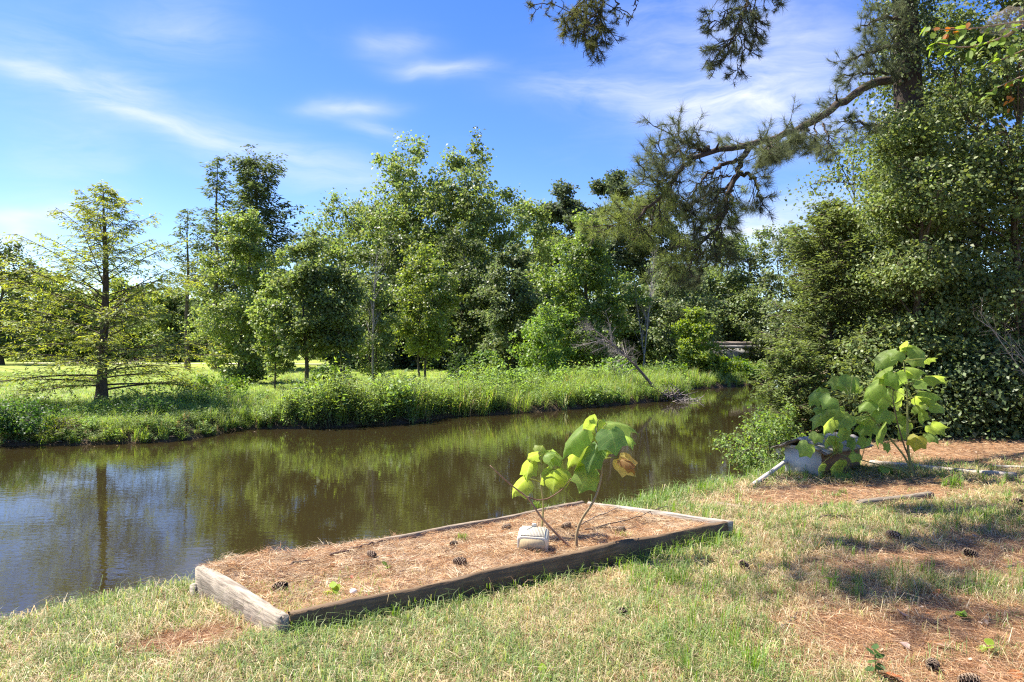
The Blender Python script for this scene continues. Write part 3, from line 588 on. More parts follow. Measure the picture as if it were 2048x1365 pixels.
# the wood behind it all reads as one mass
r = rg(60); lv = MB()
for k in range(64):
    px = r.uniform(-500, 2500); d = r.uniform(120, 150); x0 = (px - CX) / FX * d; H = r.uniform(9, 15) if px < 430 else r.uniform(11, 19); n = 380
    g = r.normal(size=(n, 3)) * (3.4, 3.0, H * .30) + (x0, d, H * .42 - .4); g[:, 2] = np.maximum(g[:, 2], 0)
    leaf_quads(lv, g, rvec(r, n), np.array((0, 0, 1.)) + rvec(r, n), 1.4, 1.2, np.array(G1) * r.uniform(.8, 1.2) * (1 + r.normal(scale=.15, size=(n, 1))))
tag(lv.build('distant_woods', M_leaf), 'far line of woods closing the horizon behind the field', 'woods', kind='stuff')
# dead trees
GR = (.30, .27, .24)
r = rg(70); p = GP(742, 772); p = np.array(((745 - CX) / FX * 32, 32, float(ground_z(np.array(-6.5), np.array(32.)))))
t = thing('dead_tree', p, 'grey leafless dead tree standing among the thin stems left of the yellow-green one', 'tree'); mb = MB()
bare_brush(mb, r, (0, 0, 0), (.15, 0, 5.9), .05, 18, 1.1, GR, 2, .6, .3); mb.build('trunk', M_dry, t)
r = rg(71); p = np.array(((1284 - CX) / FX * 47, 47, -.4)); t = thing('dead_tree', p, 'slim grey leafless snag between the sweetgum and the grey-green tree', 'tree'); mb = MB()
bare_brush(mb, r, (0, 0, 0), (.9, 0, 8.6), .06, 24, 1.6, GR, 2, .7, .35); bare_brush(mb, r, (.4, .3, 0), (-.5, .2, 6.6), .045, 16, 1.2, GR, 2, .7, .3); mb.build('trunk', M_dry, t)
# fallen dead tree with its root plate at the tip of the spit
r = rg(72); b0 = PZ(1328, 800, WATER_Z + .05); t = thing('fallen_tree', b0, 'leaning dead tree with grey twigs and torn root plate at the spit', 'tree')
mb = MB(); dd = b0[1]
def wl_(px, py, d): return W(px, py, d) - b0
P = resample([(0, 0, -.1), wl_(1300, 765, dd + .2), wl_(1275, 735, dd + .5), wl_(1245, 705, dd + .8), wl_(1200, 668, dd + 1.2), wl_(1170, 648, dd + 1.5)], 14); tube(mb, P, np.linspace(.095, .02, 14), 7, (.13, .10, .085), False); mb.build('trunk', M_bark, t, True)
mb = MB()
for k in range(30):
    s = r.uniform(.36, 1); q = np.array([np.interp(s, np.linspace(0, 1, 14), P[:, j]) for j in range(3)])
    D = unit(np.array((-.55, r.normal(scale=.5), .35)) + rvec(r, 1)[0] * .55); L = r.uniform(.7, 1.9) * (1.2 - .4 * s)
    bare_brush(mb, r, q, q + D * L, .022, 8, .6, np.array((.27, .235, .21)) * r.uniform(.7, 1.15), 2, -.02)
mb.build('dead_branch', M_dry, t)
mb = MB()
for k in range(46):
    a = r.uniform(0, 6.28); q = np.array((r.normal(.25, .35), r.normal(0, .25), r.uniform(-.1, .35))); D = unit(np.array((math.cos(a), math.sin(a) * .5, r.uniform(-.2, .9)))); L = r.uniform(.3, 1.0)
    tube(mb, [q, q + D * L * .5 + r.normal(scale=.06, size=3), q + D * L], (.035, .022, .006), 4, np.array((.25, .21, .18)) * r.uniform(.6, 1.2), False)
for k in range(26):
    q = np.array((r.uniform(.5, 1.7), r.normal(.1, .2), r.uniform(-.05, .1))); D = unit(np.array((r.normal(), r.normal() * .4, r.uniform(-.1, .4)))); tube(mb, [q - D * .3, q, q + D * .3], (.015, .012, .005), 3, np.array((.34, .30, .27)), False)
mb.build('root_plate', M_dry, t)
r = rg(73); p = GP(1165, 748); t = thing('dead_branch', p, 'dead grey branch lying in the weeds left of the leaning dead tree', 'branch'); mb = MB(); bare_brush(mb, r, (.9, 0, .75), (-1.2, .3, 1.25), .05, 9, .8, GR, 2, .1, .2); mb.build('branch', M_dry, t)

# ---------------------------------------------------------------- weeds and grass on the far bank
def far_points(r, n, dmin, dmax, ymax=64, xr=(-34, 26)):
    out = []
    while sum(map(len, out)) < n:
        x = r.uniform(*xr, 60000); y = r.uniform(12, ymax, 60000); keep = r.uniform(0, 1, 60000) < np.clip((19 / y) ** 1.3, 0, 1)
        w, dn, df = shore(x, y); ok = keep & ~w & (df < dn) & (df > dmin) & (df < dmax + 5.0 * sstep(-6, 2, x) * sstep(40, 30, y)); out.append(np.stack([x, y, df], 1)[ok])
    return np.concatenate(out)[:n]
r = rg(80)
def weed_proto(kind, seed):
    r = rg(seed); mb = MB()
    if kind == 'grass':
        n = 34; a = r.uniform(0, 6.28, n); P = np.stack([r.normal(scale=.07, size=n), r.normal(scale=.07, size=n), np.full(n, -.03)], 1); c = np.array((.235, .325, .085)) * r.uniform(.85, 1.2) * (1 + r.normal(scale=.15, size=(n, 1))); c[r.uniform(0, 1, n) < .14] = (.40, .33, .17)
        blades(mb, P, np.stack([np.cos(a), np.sin(a), 0 * a], 1), r.uniform(.45, 1.1, n), r.uniform(.010, .020, n), c, r.uniform(.12, .85, n))
    elif kind == 'stalk':
        for k in range(5):
            p = np.array((r.normal(scale=.08), r.normal(scale=.08), -.03)); e = p + (r.normal(scale=.12), r.normal(scale=.12), r.uniform(.7, 1.15)); tube(mb, [p, (p + e) / 2, e], (.006, .005, .003), 3, (.34, .27, .16), False); n = 16
            q = e + r.normal(scale=(.03, .03, .09), size=(n, 3)); leaf_quads(mb, q, rvec(r, n), np.array((0, 0, 1.)) + rvec(r, n), .05, .02, np.array((.36, .23, .11)) * (1 + r.normal(scale=.2, size=(n, 1))))
    else:
        big = kind == 'broad'; base = {'broad': (.200, .300, .090), 'fine': (.245, .335, .085), 'pale': (.265, .335, .130)}[kind]
        for k in range(6 if big else 9):
            p = np.array((r.normal(scale=.09), r.normal(scale=.09), -.03)); e = p + (r.normal(scale=.16), r.normal(scale=.16), r.uniform(.55, 1.05)); tube(mb, [p, (p + e) / 2 + r.normal(scale=.02, size=3), e], (.006, .005, .002), 3, (.17, .19, .07), False); n = 13 if big else 16
            u = r.uniform(.2, 1, n)[:, None]; q = p + (e - p) * u + r.normal(scale=.035, size=(n, 3)); D = rvec(r, n) * (1, 1, .5) + (0, 0, .15)
            L = r.uniform(.09, .17, n) if big else r.uniform(.06, .12, n); leaf_quads(mb, q, D, np.array((0, 0, 1.)) + rvec(r, n) * .7, L, L * (.5 if big else .3), np.array(base) * r.uniform(.85, 1.15) * (1 + r.normal(scale=.16, size=(n, 1))))
    return proto(mb, 'weed_clump', M_grass if kind == 'grass' else M_soft)
WG = [weed_proto('grass', 800 + k) for k in range(6)]; WF = [weed_proto(kd, 820 + k) for k, kd in enumerate(('broad', 'broad', 'fine', 'fine', 'pale', 'pale', 'broad', 'fine', 'stalk'))]
def weed_h(x, y, df): return (1 - .45 * sstep(-5.5, -8.5, x)) * (1 - .5 * np.exp(-((x + 13.2) / .9) ** 2) * (y < 22.6))
def weed_field(name, PR, n, hfun, pick, lab, cat):
    q = far_points(r, n, .10, 5.0); x, y, df = q.T; s = hfun(x, y) * weed_h(x, y, df) * r.uniform(.6, 1.3, n) * (1 - .25 * sstep(3, 5, df)); P = np.stack([x, y, ground_z(x, y)], 1)
    sc = np.stack([np.clip(s, .5, 1.3) * r.uniform(.9, 1.3, n)] * 2 + [s], 1); return tag(scatter(name, PR, P, pick(x, y, n), r.uniform(0, 6.28, n), sc, r.normal(scale=.10, size=(n, 2))), lab, cat, kind='stuff')
hn = lambda x, y: .42 + .75 * np.clip(.5 + .5 * fnoise(x, y, .9, 3) + .25 * fnoise(x, y, 2.3, 6), 0, 1.2)
weed_field('bank_grass', WG, 5200, hn, lambda x, y, n: r.integers(0, 6, n), 'tall uncut grass along the far water edge', 'grass')
weed_field('bank_weeds', WF, 7600, lambda x, y: .40 + 1.05 * np.clip(.45 + .55 * fnoise(x, y, 1.0, 8) + .2 * fnoise(x, y, 3, 1), 0, 1.2) ** 1.5, lambda x, y, n: np.clip(np.floor((.5 + .5 * fnoise(x, y, .8, 2)) * 6 + r.normal(scale=1.6, size=n)), 0, 8).astype(int), 'leafy green weeds crowding the far bank', 'weeds')
# the rough field behind: low loose grass so that it is not one flat sheet
q = far_points(r, 9000, 4.5, 40, 80, (-60, 26)); n = len(q); P = np.stack([q[:, 0], q[:, 1], ground_z(q[:, 0], q[:, 1])], 1); sc = r.uniform(.10, .30, n) * (1 + .8 * (r.uniform(0, 1, n) < .08)); sw = r.uniform(.8, 1.6, n)
tag(scatter('field_grass', WG, P, r.integers(0, 6, n), r.uniform(0, 6.28, n), np.stack([sw, sw, sc], 1)), 'short rough grass of the open field behind the far bank', 'grass', kind='stuff')
# twiggy roots and dead stems at the water line
r = rg(81); q = far_points(r, 900, .0, .5, 60, (-22, 24)); mb = MB()
for (x, y, _) in q:
    z = WATER_Z + .02; a = r.uniform(0, 6.28); L = r.uniform(.1, .45); D = np.array((math.cos(a) * .8, -abs(math.sin(a)) * .5, r.uniform(-.2, .6))); p = np.array((x, y, z + .08)); tube(mb, [p, p + D * L * .6, p + D * L + (0, 0, -.03)], (.009, .007, .003), 3, np.array((.20, .155, .11)) * r.uniform(.5, 1.4), False)
tag(mb.build('bank_roots', M_dry), 'bare roots and dead stems at the far water line', 'roots', kind='stuff')
# shrubs one can tell apart on the far bank
for k, (px, d, ty, hw, by, cc, leaf, nm, lab) in enumerate([
    (972, 31, 702, 38, 800, (.12, .19, .05), .10, 'shrub', 'pale green bush sticking up behind the bank weeds right of centre'),
    (925, 36, 712, 26, 790, (.06, .10, .03), .10, 'shrub', 'small dark bush left of the pale green bush at centre'),
    (430, 25, 752, 60, 850, (.13, .21, .05), .09, 'shrub', 'light green weedy bush below the bright silvery maple'),
    (60, 17.6, 800, 60, 895, (.07, .13, .035), .07, 'shrub', 'dark leafy bush hanging over the water at the left edge'),
    (300, 19.5, 800, 48, 875, (.075, .135, .04), .07, 'shrub', 'leafy bush at the water right of the flared cypress trunk'),
    (800, 24, 770, 50, 845, (.095, .165, .04), .08, 'shrub', 'rounded weedy bush at the water below the yellow-green tree'),
    (1430, 46.5, 712, 36, 770, (.15, .22, .035), .13, 'shrub', 'bright yellow-green bush at the inlet left of the bridge'),
    (1490, 49, 722, 50, 765, (.115, .19, .04), .13, 'shrub', 'wide light green bush under the concrete bridge'),
    (1330, 43, 735, 44, 775, (.12, .19, .045), .12, 'shrub', 'low bush on the inlet bank right of the leaning dead tree'),
    (1240, 40, 720, 40, 775, (.10, .17, .04), .12, 'shrub', 'green bush just behind the leaning dead tree'),
    (660, 33, 735, 46, 790, (.11, .18, .045), .10, 'shrub', 'sunlit bush between the stems of the two dark maples'),
    (1080, 34, 735, 50, 800, (.12, .19, .045), .10, 'shrub', 'low sunlit bush in the weeds left of the lying dead branch')]):
    broadleaf(nm, lab, px, d, ty, hw, by, cc, mat=M_soft, seed=90 + k, nb=16, nc=5, nl=60, leaf=leaf, tr=.025, cr=.16 if d < 28 else .24, prof='round', cat='shrub', inner=.15, flat=.8, up=.9)
conifer('cypress_sapling', 'tiny feathery cypress sapling leaning over the water left of the big cypress trunk', 128, 17.4, 838, 40, 885, (.17, .22, .04), None, nb=16, ntw=6, nsp=10, spr=(.06, .02), tr=.02, seed=120, el0=.1, el1=.7, cat='sapling', jit=.02)
# ---------------------------------------------------------------- bridge and wires
b_d = 62.0; bc = W(1510, 690, b_d)
br_ = thing('bridge', (bc[0], b_d, -.8), 'low concrete road bridge half hidden by foliage at the end of the water', 'bridge')
def box(mb, c, s, t, rz=0):
    v = np.array([(x, y, z) for z in (-.5, .5) for y in (-.5, .5) for x in (-.5, .5)]) * s
    if rz: cs, sn = math.cos(rz), math.sin(rz); v = np.stack([v[:, 0] * cs - v[:, 1] * sn, v[:, 0] * sn + v[:, 1] * cs, v[:, 2]], 1)
    mb.add(v + np.asarray(c), [[0, 2, 3, 1], [4, 5, 7, 6], [0, 1, 5, 4], [1, 3, 7, 5], [3, 2, 6, 7], [2, 0, 4, 6]], t)
M_conc = surf_mat('concrete', .9, .2, .2, 2.0, (1, 1, 1), .3, .01, obj=False, dark=(.12, .11, .10), dscale=.8, damount=.4)
z0 = .8
for nm, c, s, t in (('beam', (1, 0, 2.1), (16, .5, .85), (.36, .355, .35)), ('deck', (1, 2.5, 2.68), (17, 6.5, .25), (.33, .31, .30)), ('parapet', (1, -.6, 2.98), (17, .22, .32), (.34, .27, .24)), ('abutment', (-6.2, 2.6, .9), (2.2, 5.8, 3.0), (.33, .32, .30)), ('abutment', (7.5, 2.6, .9), (2.2, 5.8, 3.0), (.33, .32, .30)), ('pier', (1.5, 2.4, .6), (.5, 4.5, 2.4), (.3, .29, .28))):
    mb = MB(); box(mb, c, s, t); mb.build(nm, M_conc, br_)
M_wire = surf_mat('wire', .5, .4, .05)
for k, (a, b, lab) in enumerate([((1300, 570, 66), (1800, 530, 56), 'upper power line crossing the far trees right of centre'), ((1300, 592, 66), (1800, 556, 56), 'lower power line crossing the far trees right of centre')]):
    A, B = W(*a), W(*b); A = A + (A - B) * 1.5; B = B + (B - A) * .4; P = bez(A, (A + B) / 2 - (0, 0, .8), B, 24); mb = MB(); tube(mb, P, .014, 5, (.45, .45, .45)); tag(mb.build('power_line', M_wire), lab, 'wire', 'power lines')

# ---------------------------------------------------------------- the big pine on the right
PB = (.062, .047, .038)
pt = np.array((8.35, 14.2, 0.)); pt[2] = float(ground_z(pt[0], pt[1]))
pine = thing('pine_tree', pt, 'big pine behind the evergreen thicket, its bough arching left over the water', 'tree')
r = rg(200); mb = MB(); hs = np.linspace(-.1, 17, 20); T = np.stack([.05 * np.sin(hs * .5), .05 * np.cos(hs * .4), hs], 1); T[:, 0] += -.012 * hs
rad = .40 * (1 - hs / 21); rad[0] *= 1.3; tube(mb, T, rad, 14, PB); mb.build('trunk', M_bark, pine, True)
def L_(px, py, d): return W(px, py, d) - pt
twig, ndl, limb = MB(), MB(), MB()
NG, NGL = (.105, .125, .065), (.190, .235, .080)
def needle_limb(pts, r0, r1, n, tl, seed, colour, nn=40, L=.165, w=.0045, down=-.25, start=.15, bare=.2, target=limb, sub=3, nseg=22):
    """a limb along pts with side twigs, each ending in tufts"""
    r = rg(seed); n = int(n * 1.35); P = resample(pts, nseg); P[1:-1] += r.normal(scale=.018, size=(nseg - 2, 3)); k = len(P); tube(target, P, np.linspace(r0, r1, k), 8 if r0 > .03 else 5, np.array(PB) * r.uniform(.8, 1.2), False)
    C, A = [P[-1]], [unit(P[-1] - P[-3])]
    for i in range(n):
        s = start + (1 - start) * (i + r.uniform()) / n; q = np.array([np.interp(s, np.linspace(0, 1, k), P[:, j]) for j in range(3)])
        ax = unit(P[min(int(s * (k - 1)) + 1, k - 1)] - P[max(int(s * (k - 1)) - 1, 0)])
        D = unit(ax * .75 + rvec(r, 1)[0] * .85 + np.array((0, 0, down))); l = tl * r.uniform(.5, 1.25) * (1.15 - .5 * s)
        e = q + D * l; m_ = q + D * l * .5 + r.normal(scale=.05 * l, size=3); tube(twig, [q, m_, e], (max(r1, .006) * .9, .006, .004), 4, np.array(PB) * r.uniform(.6, 1.0), False)
        if r.uniform() > bare: C.append(e); A.append(unit(D + (0, 0, .25)))
        for _ in range(sub):
            u = r.uniform(.3, .95); p0 = q + (m_ - q) * min(2 * u, 1) if u < .5 else m_ + (e - m_) * (2 * u - 1); D2 = unit(D * .7 + rvec(r, 1)[0] * .9 + np.array((0, 0, down * .6))); e2 = p0 + D2 * l * r.uniform(.25, .55)
            tube(twig, [p0, (p0 + e2) / 2 + r.normal(scale=.015, size=3), e2], (.005, .004, .003), 3, np.array(PB) * r.uniform(.6, 1.0), False)
            if r.uniform() > bare: C.append(e2); A.append(unit(D2 + (0, 0, .3)))
    tuft_needles(ndl, r, np.array(C), np.array(A), nn, L, w, colour, .75)
def zz(lst, d0, d1):   # 4x zoom coordinates of the bough -> points, depth running d0..d1
    k = len(lst); return [L_(1200 + a / 3.792, 240 + b / 3.792, d0 + (d1 - d0) * i / max(k - 1, 1)) for i, (a, b) in enumerate(lst)]
main = [L_(1800, 150, 14.0), L_(1745, 165, 13.5), L_(1690, 200, 12.9), L_(1635, 240, 12.3), L_(1582, 264, 11.7), L_(1530, 280, 11.2), L_(1487, 289, 10.8), L_(1421, 302, 10.3), L_(1385, 316, 10.0)]
needle_limb(main, .088, .036, 34, .42, 201, NG, start=.25, down=.1, bare=.15, nn=40, sub=2)
needle_limb(zz([(690, 295), (600, 400), (530, 480), (450, 620), (300, 740), (180, 780), (20, 800)], 10.0, 8.9), .036, .008, 30, .55, 202, NGL, down=-.05, bare=.25)
needle_limb(zz([(840, 235), (660, 170), (520, 90)], 10.3, 9.6), .035, .008, 14, .5, 203, NG, down=-.25, bare=.1)
needle_limb(zz([(700, 290), (560, 230), (400, 330)], 10.0, 9.4), .03, .008, 14, .5, 204, NG, down=-.1, bare=.1)
needle_limb(zz([(600, 400), (470, 470), (380, 430)], 9.8, 9.3), .02, .006, 10, .4, 205, NG, down=0, bare=.1)
needle_limb(zz([(1160, 190), (1090, 260), (1050, 350), (1050, 400), (980, 540), (930, 720), (880, 850), (740, 950), (600, 1040), (490, 1080)], 10.9, 9.4), .05, .008, 38, .5, 206, NGL, start=.35, down=-.25, bare=.35)
needle_limb(zz([(1060, 400), (950, 520), (740, 620), (640, 680)], 10.6, 9.8), .03, .007, 24, .45, 207, NG, down=-.3, bare=.35)
needle_limb(zz([(1040, 300), (850, 370), (740, 500), (690, 600)], 10.6, 9.9), .035, .006, 14, .45, 208, NG, down=-.3, bare=.4)
needle_limb(zz([(1070, 390), (1170, 430), (1240, 640)], 10.6, 10.4), .035, .006, 14, .40, 209, NG, down=-.25, bare=.35)
needle_limb(zz([(1000, 480), (1010, 640), (1000, 790)], 10.5, 10.2), .022, .006, 10, .35, 210, NG, down=-.3, bare=.3)
needle_limb(zz([(880, 850), (960, 960), (1010, 1060)], 10.0, 9.9), .016, .006, 8, .35, 211, NG, down=-.2, bare=.35)
needle_limb(zz([(850, 900), (790, 1110), (720, 1270)], 10.0, 9.7), .014, .005, 8, .3, 212, NG, down=-.2, bare=.5)
needle_limb(zz([(840, 235), (775, 180), (715, 75)], 10.3, 10.1), .02, .006, 3, .2, 213, NG, bare=1.0, sub=1)
for k, (a, b) in enumerate([((1640, 30), (1600, 250)), ((1520, 70), (1420, 240)), ((1350, 120), (1360, 300)), ((1700, 20), (1740, 240)), ((1230, 180), (1215, 330)), ((1580, 60), (1480, 170)), ((1300, 140), (1260, 250))]):
    needle_limb(zz([a, ((a[0] + b[0]) / 2 + 20, (a[1] + b[1]) / 2), b], 12.0 - .35 * k, 11.6 - .35 * k), .018, .006, 9, .3, 220 + k, NG, down=-.2, bare=.15)
for k, (a, b, c) in enumerate([((640, 340), (560, 470), (500, 640)), ((560, 450), (520, 600), (440, 760)), ((960, 520), (860, 600), (800, 760)), ((930, 700), (820, 760), (700, 800)), ((1000, 420), (900, 420), (820, 560)), ((900, 800), (930, 900), (900, 1040)), ((420, 640), (380, 780), (300, 900)), ((760, 940), (720, 1060), (640, 1160)), ((300, 740), (220, 700), (100, 680)), ((700, 960), (560, 960), (480, 1000))]):
    needle_limb(zz([a, b, c], 10.1 - .06 * k, 9.8 - .06 * k), .014, .005, 7, .36, 270 + k, NGL if k in (1, 6, 8, 9) else NG, down=-.2, bare=.35, nn=26)
# boughs out of the trunk to the left, above the arching one
needle_limb([L_(1820, 90, 14.1), L_(1760, 95, 13.4), L_(1700, 120, 12.9)], .05, .012, 22, .5, 231, NG, down=0, bare=.05, nn=46)
needle_limb([L_(1815, 150, 14.1), L_(1740, 140, 13.2), L_(1685, 150, 12.8)], .04, .01, 18, .45, 232, NG, down=0, bare=.05, nn=46)
needle_limb([L_(1830, 40, 14.1), L_(1770, 30, 13.4), L_(1720, 55, 12.9)], .04, .01, 16, .45, 233, NG, down=0, bare=.05, nn=46)
needle_limb([L_(1835, 240, 14.1), L_(1740, 250, 13.4), L_(1690, 235, 12.9)], .05, .012, 18, .5, 234, NG, down=-.1, bare=.05, nn=46)
# boughs overhead: two hanging sprays enter the picture from above, the rest shades the lawn
def z3(lst, d0, d1): k = len(lst); return [L_(1000 + a / 3.413, b / 3.413, d0 + (d1 - d0) * i / max(k - 1, 1)) for i, (a, b) in enumerate(lst)]
tr_ = lambda h: np.array((-.012 * h, 0, h))
oa = np.array((4.2, 10.6, 8.9)) - pt; ob = np.array((1.15, 8.25, 6.4)) - pt; oc = np.array((-1.6, 7.2, 7.4)) - pt
needle_limb([tr_(10.2), (tr_(10.2) + oa) / 2 + (0, 0, .4), oa, ob + (.6, .5, .7), ob, (ob + oc) / 2 + (0, 0, .35), oc, oc + (-1.4, -.7, .3)], .09, .02, 46, 1.1, 240, NG, start=.3, down=.15, bare=.05, sub=5, nn=44, w=.0075, L=.19, nseg=34)
od = np.array((5.0, 11.2, 8.6)) - pt; oe = np.array((3.0, 8.7, 6.5)) - pt
needle_limb([tr_(9.6), od, oe, oe + (-1.6, -1.2, .6), oe + (-3.0, -2.2, .9)], .08, .02, 46, 1.05, 241, NG, start=.35, down=.15, bare=.05, sub=5, nn=44, w=.0075, L=.19, nseg=34)
of = np.array((2.0, 9.6, 9.3)) - pt
needle_limb([tr_(11.5), (tr_(11.5) + of) / 2 + (0, 0, .3), of, of + (-2.2, -1.2, .2), of + (-4.2, -2.0, -.1)], .08, .02, 48, 1.1, 242, NG, start=.35, down=.1, bare=.05, sub=5, nn=44, w=.0075, L=.19, nseg=34)
og = np.array((3.4, 7.0, 8.0)) - pt
needle_limb([tr_(10.8), (tr_(10.8) + og) / 2 + (0, 0, .9), og, og + (-1.5, -1.3, -.2), og + (-3.2, -1.9, -.2)], .07, .02, 48, 1.05, 243, NG, start=.4, down=.1, bare=.05, sub=5, nn=44, w=.0075, L=.19, nseg=34)
oh = np.array((.6, 5.4, 8.1)) - pt
needle_limb([og + (-1.5, -1.3, -.2), oh, oh + (-1.6, .3, .1), oh + (-3.4, .7, .0)], .04, .012, 22, 1.0, 244, NG, start=.05, down=.1, bare=.05, sub=5, nn=40, w=.006, L=.19, nseg=24)
needle_limb([of + (-2.2, -1.2, .2), of + (-3.6, -2.4, -.6), of + (-4.6, -3.4, -.9)], .04, .012, 20, 1.0, 245, NG, start=.05, down=.1, bare=.05, sub=5, nn=40, w=.006, L=.19, nseg=24)
needle_limb([oh, oh + (-.9, -.9, -.3), oh + (-2.2, -1.3, -.4)], .03, .01, 14, .9, 246, NG, start=.05, down=.1, bare=.05, sub=5, nn=40, w=.006, L=.19, nseg=20)
needle_limb(z3([(720, -120), (705, 0), (690, 120), (660, 260)], 8.25, 8.0), .022, .006, 24, .34, 250, (.085, .100, .042), nn=30, L=.10, down=-.45, bare=.2, sub=3)
needle_limb(z3([(620, -120), (560, 0), (480, 100), (440, 150)], 8.25, 8.0), .016, .005, 20, .30, 251, (.115, .125, .045), nn=30, L=.10, down=-.3, bare=.1, sub=3)
needle_limb(z3([(680, 60), (600, 130), (560, 230), (590, 300)], 8.1, 7.9), .012, .005, 14, .22, 252, (.105, .120, .045), nn=30, L=.09, down=-.3, bare=.1, sub=3)
needle_limb(z3([(740, -120), (800, 0), (840, 80), (810, 155)], 8.25, 8.1), .012, .004, 6, .2, 253, NG, nn=20, L=.08, down=-.3, bare=.4)
needle_limb(z3([(900, -120), (945, 0), (910, 100), (870, 145)], 8.25, 8.1), .007, .003, 3, .12, 254, NG, nn=12, L=.06, bare=.7, sub=1)
needle_limb(z3([(450, -120), (330, 0), (270, 50), (200, 10)], 8.25, 8.1), .008, .004, 5, .18, 255, (.105, .120, .045), nn=24, L=.08, bare=.2)
needle_limb(z3([(1720, -120), (1700, 0), (1650, 130), (1610, 240), (1550, 300), (1450, 360)], 8.7, 8.5), .020, .005, 26, .34, 256, NG, nn=30, L=.10, down=-.35, bare=.15)
needle_limb(z3([(1700, 0), (1720, 60), (1750, 140), (1770, 210), (1740, 270)], 8.7, 8.6), .010, .004, 12, .22, 257, NG, nn=26, L=.09, down=-.3, bare=.2)
needle_limb(z3([(1655, 130), (1680, 290), (1650, 450), (1575, 505)], 8.6, 8.5), .010, .004, 12, .22, 258, NG, nn=26, L=.09, down=-.3, bare=.3)
needle_limb(z3([(1640, 30), (1560, 80), (1480, 150), (1430, 130)], 8.65, 8.5), .010, .004, 12, .24, 259, NG, nn=28, L=.09, down=-.2, bare=.15)
needle_limb(z3([(1600, 250), (1540, 400), (1450, 465)], 8.55, 8.45), .008, .004, 7, .18, 260, NG, nn=26, L=.09, down=-.2, bare=.3)
needle_limb(z3([(1800, -120), (1850, 0), (1900, 20), (1885, 70)], 8.7, 8.6), .008, .004, 5, .18, 261, NG, nn=24, L=.09, bare=.3)
o = limb.build('bough', M_bark, pine, True); twig.build('twig', M_bark, o); ndl.build('needle_tuft', M_conif, pine)
# ivy climbing on the trunk
r = rg(262); n = 13000; h = r.uniform(3.5, 10.5, n); a = r.uniform(0, 6.28, n); rr = .38 + np.abs(r.normal(scale=.28, size=n)) * (.4 + .6 * (np.sin(h * 2.1) > -.2)); P = np.stack([np.cos(a) * rr - .012 * h, np.sin(a) * rr, h], 1)
keep = ~((h > 6.6) & (h < 7.15) & (np.sin(a) < .2)); P = P[keep]; n = len(P)
mb = MB(); leaf_quads(mb, P, rvec(r, n) + (0, 0, -.5), unit(P * (1, 1, 0)) + rvec(r, n) * .7 + (0, 0, .5), r.uniform(.05, .09, n), r.uniform(.04, .07, n), np.array((.11, .145, .055)) * (1 + r.normal(scale=.2, size=(n, 1)))); mb.build('ivy', M_dark, pine)

# ---------------------------------------------------------------- evergreen thicket
EV = (.160, .205, .070)
def thicket(lab, px, d, ty, hw, by, c, seed, nb=60, nc=10, nl=62, leaf=.075, prof='column', cr=.27, name='holly_tree', cat='tree', mat=None, **k):
    return broadleaf(name, lab, px, d, ty, hw, by, c, mat=mat or M_dark, seed=seed, nb=int(nb * .8), nc=nc, nl=int(nl * 1.2), leaf=leaf, tr=.10, cr=cr * 1.22, prof=prof, cat=cat, inner=.45, flat=.33, irr=(.45, 1.3), group='evergreen thicket', bark=(.11, .085, .065), **k)
thicket('tall dense evergreen at the right edge of the picture', 2040, 13.6, -130, 185, 860, EV, 301, nb=90, nc=11, nl=60, leaf=.082)
thicket('tall evergreen just right of the big pine trunk', 1915, 15.2, -40, 140, 850, EV, 302, nb=84, nc=10, nl=60)
thicket('evergreen with spreading sprays left of the big pine trunk', 1795, 15.6, 235, 120, 850, EV, 303, nb=80, nc=10, nl=62, prof='egg')
thicket('loose light-leaved sprays reaching left of the evergreen thicket into the sky', 1705, 17.2, 262, 120, 700, (.13, .17, .065), 304, nb=38, nc=7, nl=36, prof='round', cr=.26, mat=M_leaf, leaf=.085)
thicket('dark evergreen hiding the lower trunk of the big pine', 1836, 13.1, 215, 128, 860, EV, 305, nb=80, nc=11, nl=56, prof='egg')
thicket('evergreen bush low at the right edge, by the dead twigs', 2010, 12.6, 690, 110, 880, (.12, .165, .065), 306, nb=40, nc=8, nl=46, leaf=.085, name='holly_bush', cat='shrub', prof='round')
thicket('glossy bush at the foot of the thicket behind the large-leaved plant', 1900, 12.7, 730, 90, 885, (.12, .165, .065), 307, nb=34, nc=8, nl=44, leaf=.085, name='holly_bush', cat='shrub', prof='round')
thicket('dark low bush between the cedar and the large-leaved plant', 1735, 12.9, 690, 80, 880, EV, 308, nb=34, nc=8, nl=46, leaf=.07, name='holly_bush', cat='shrub', prof='round')
thicket('deep shaded evergreen closing the back of the thicket', 1960, 17.5, 60, 260, 850, (.09, .12, .05), 309, nb=50, nc=9, nl=44, leaf=.17, cr=.5, name='holly_tree')
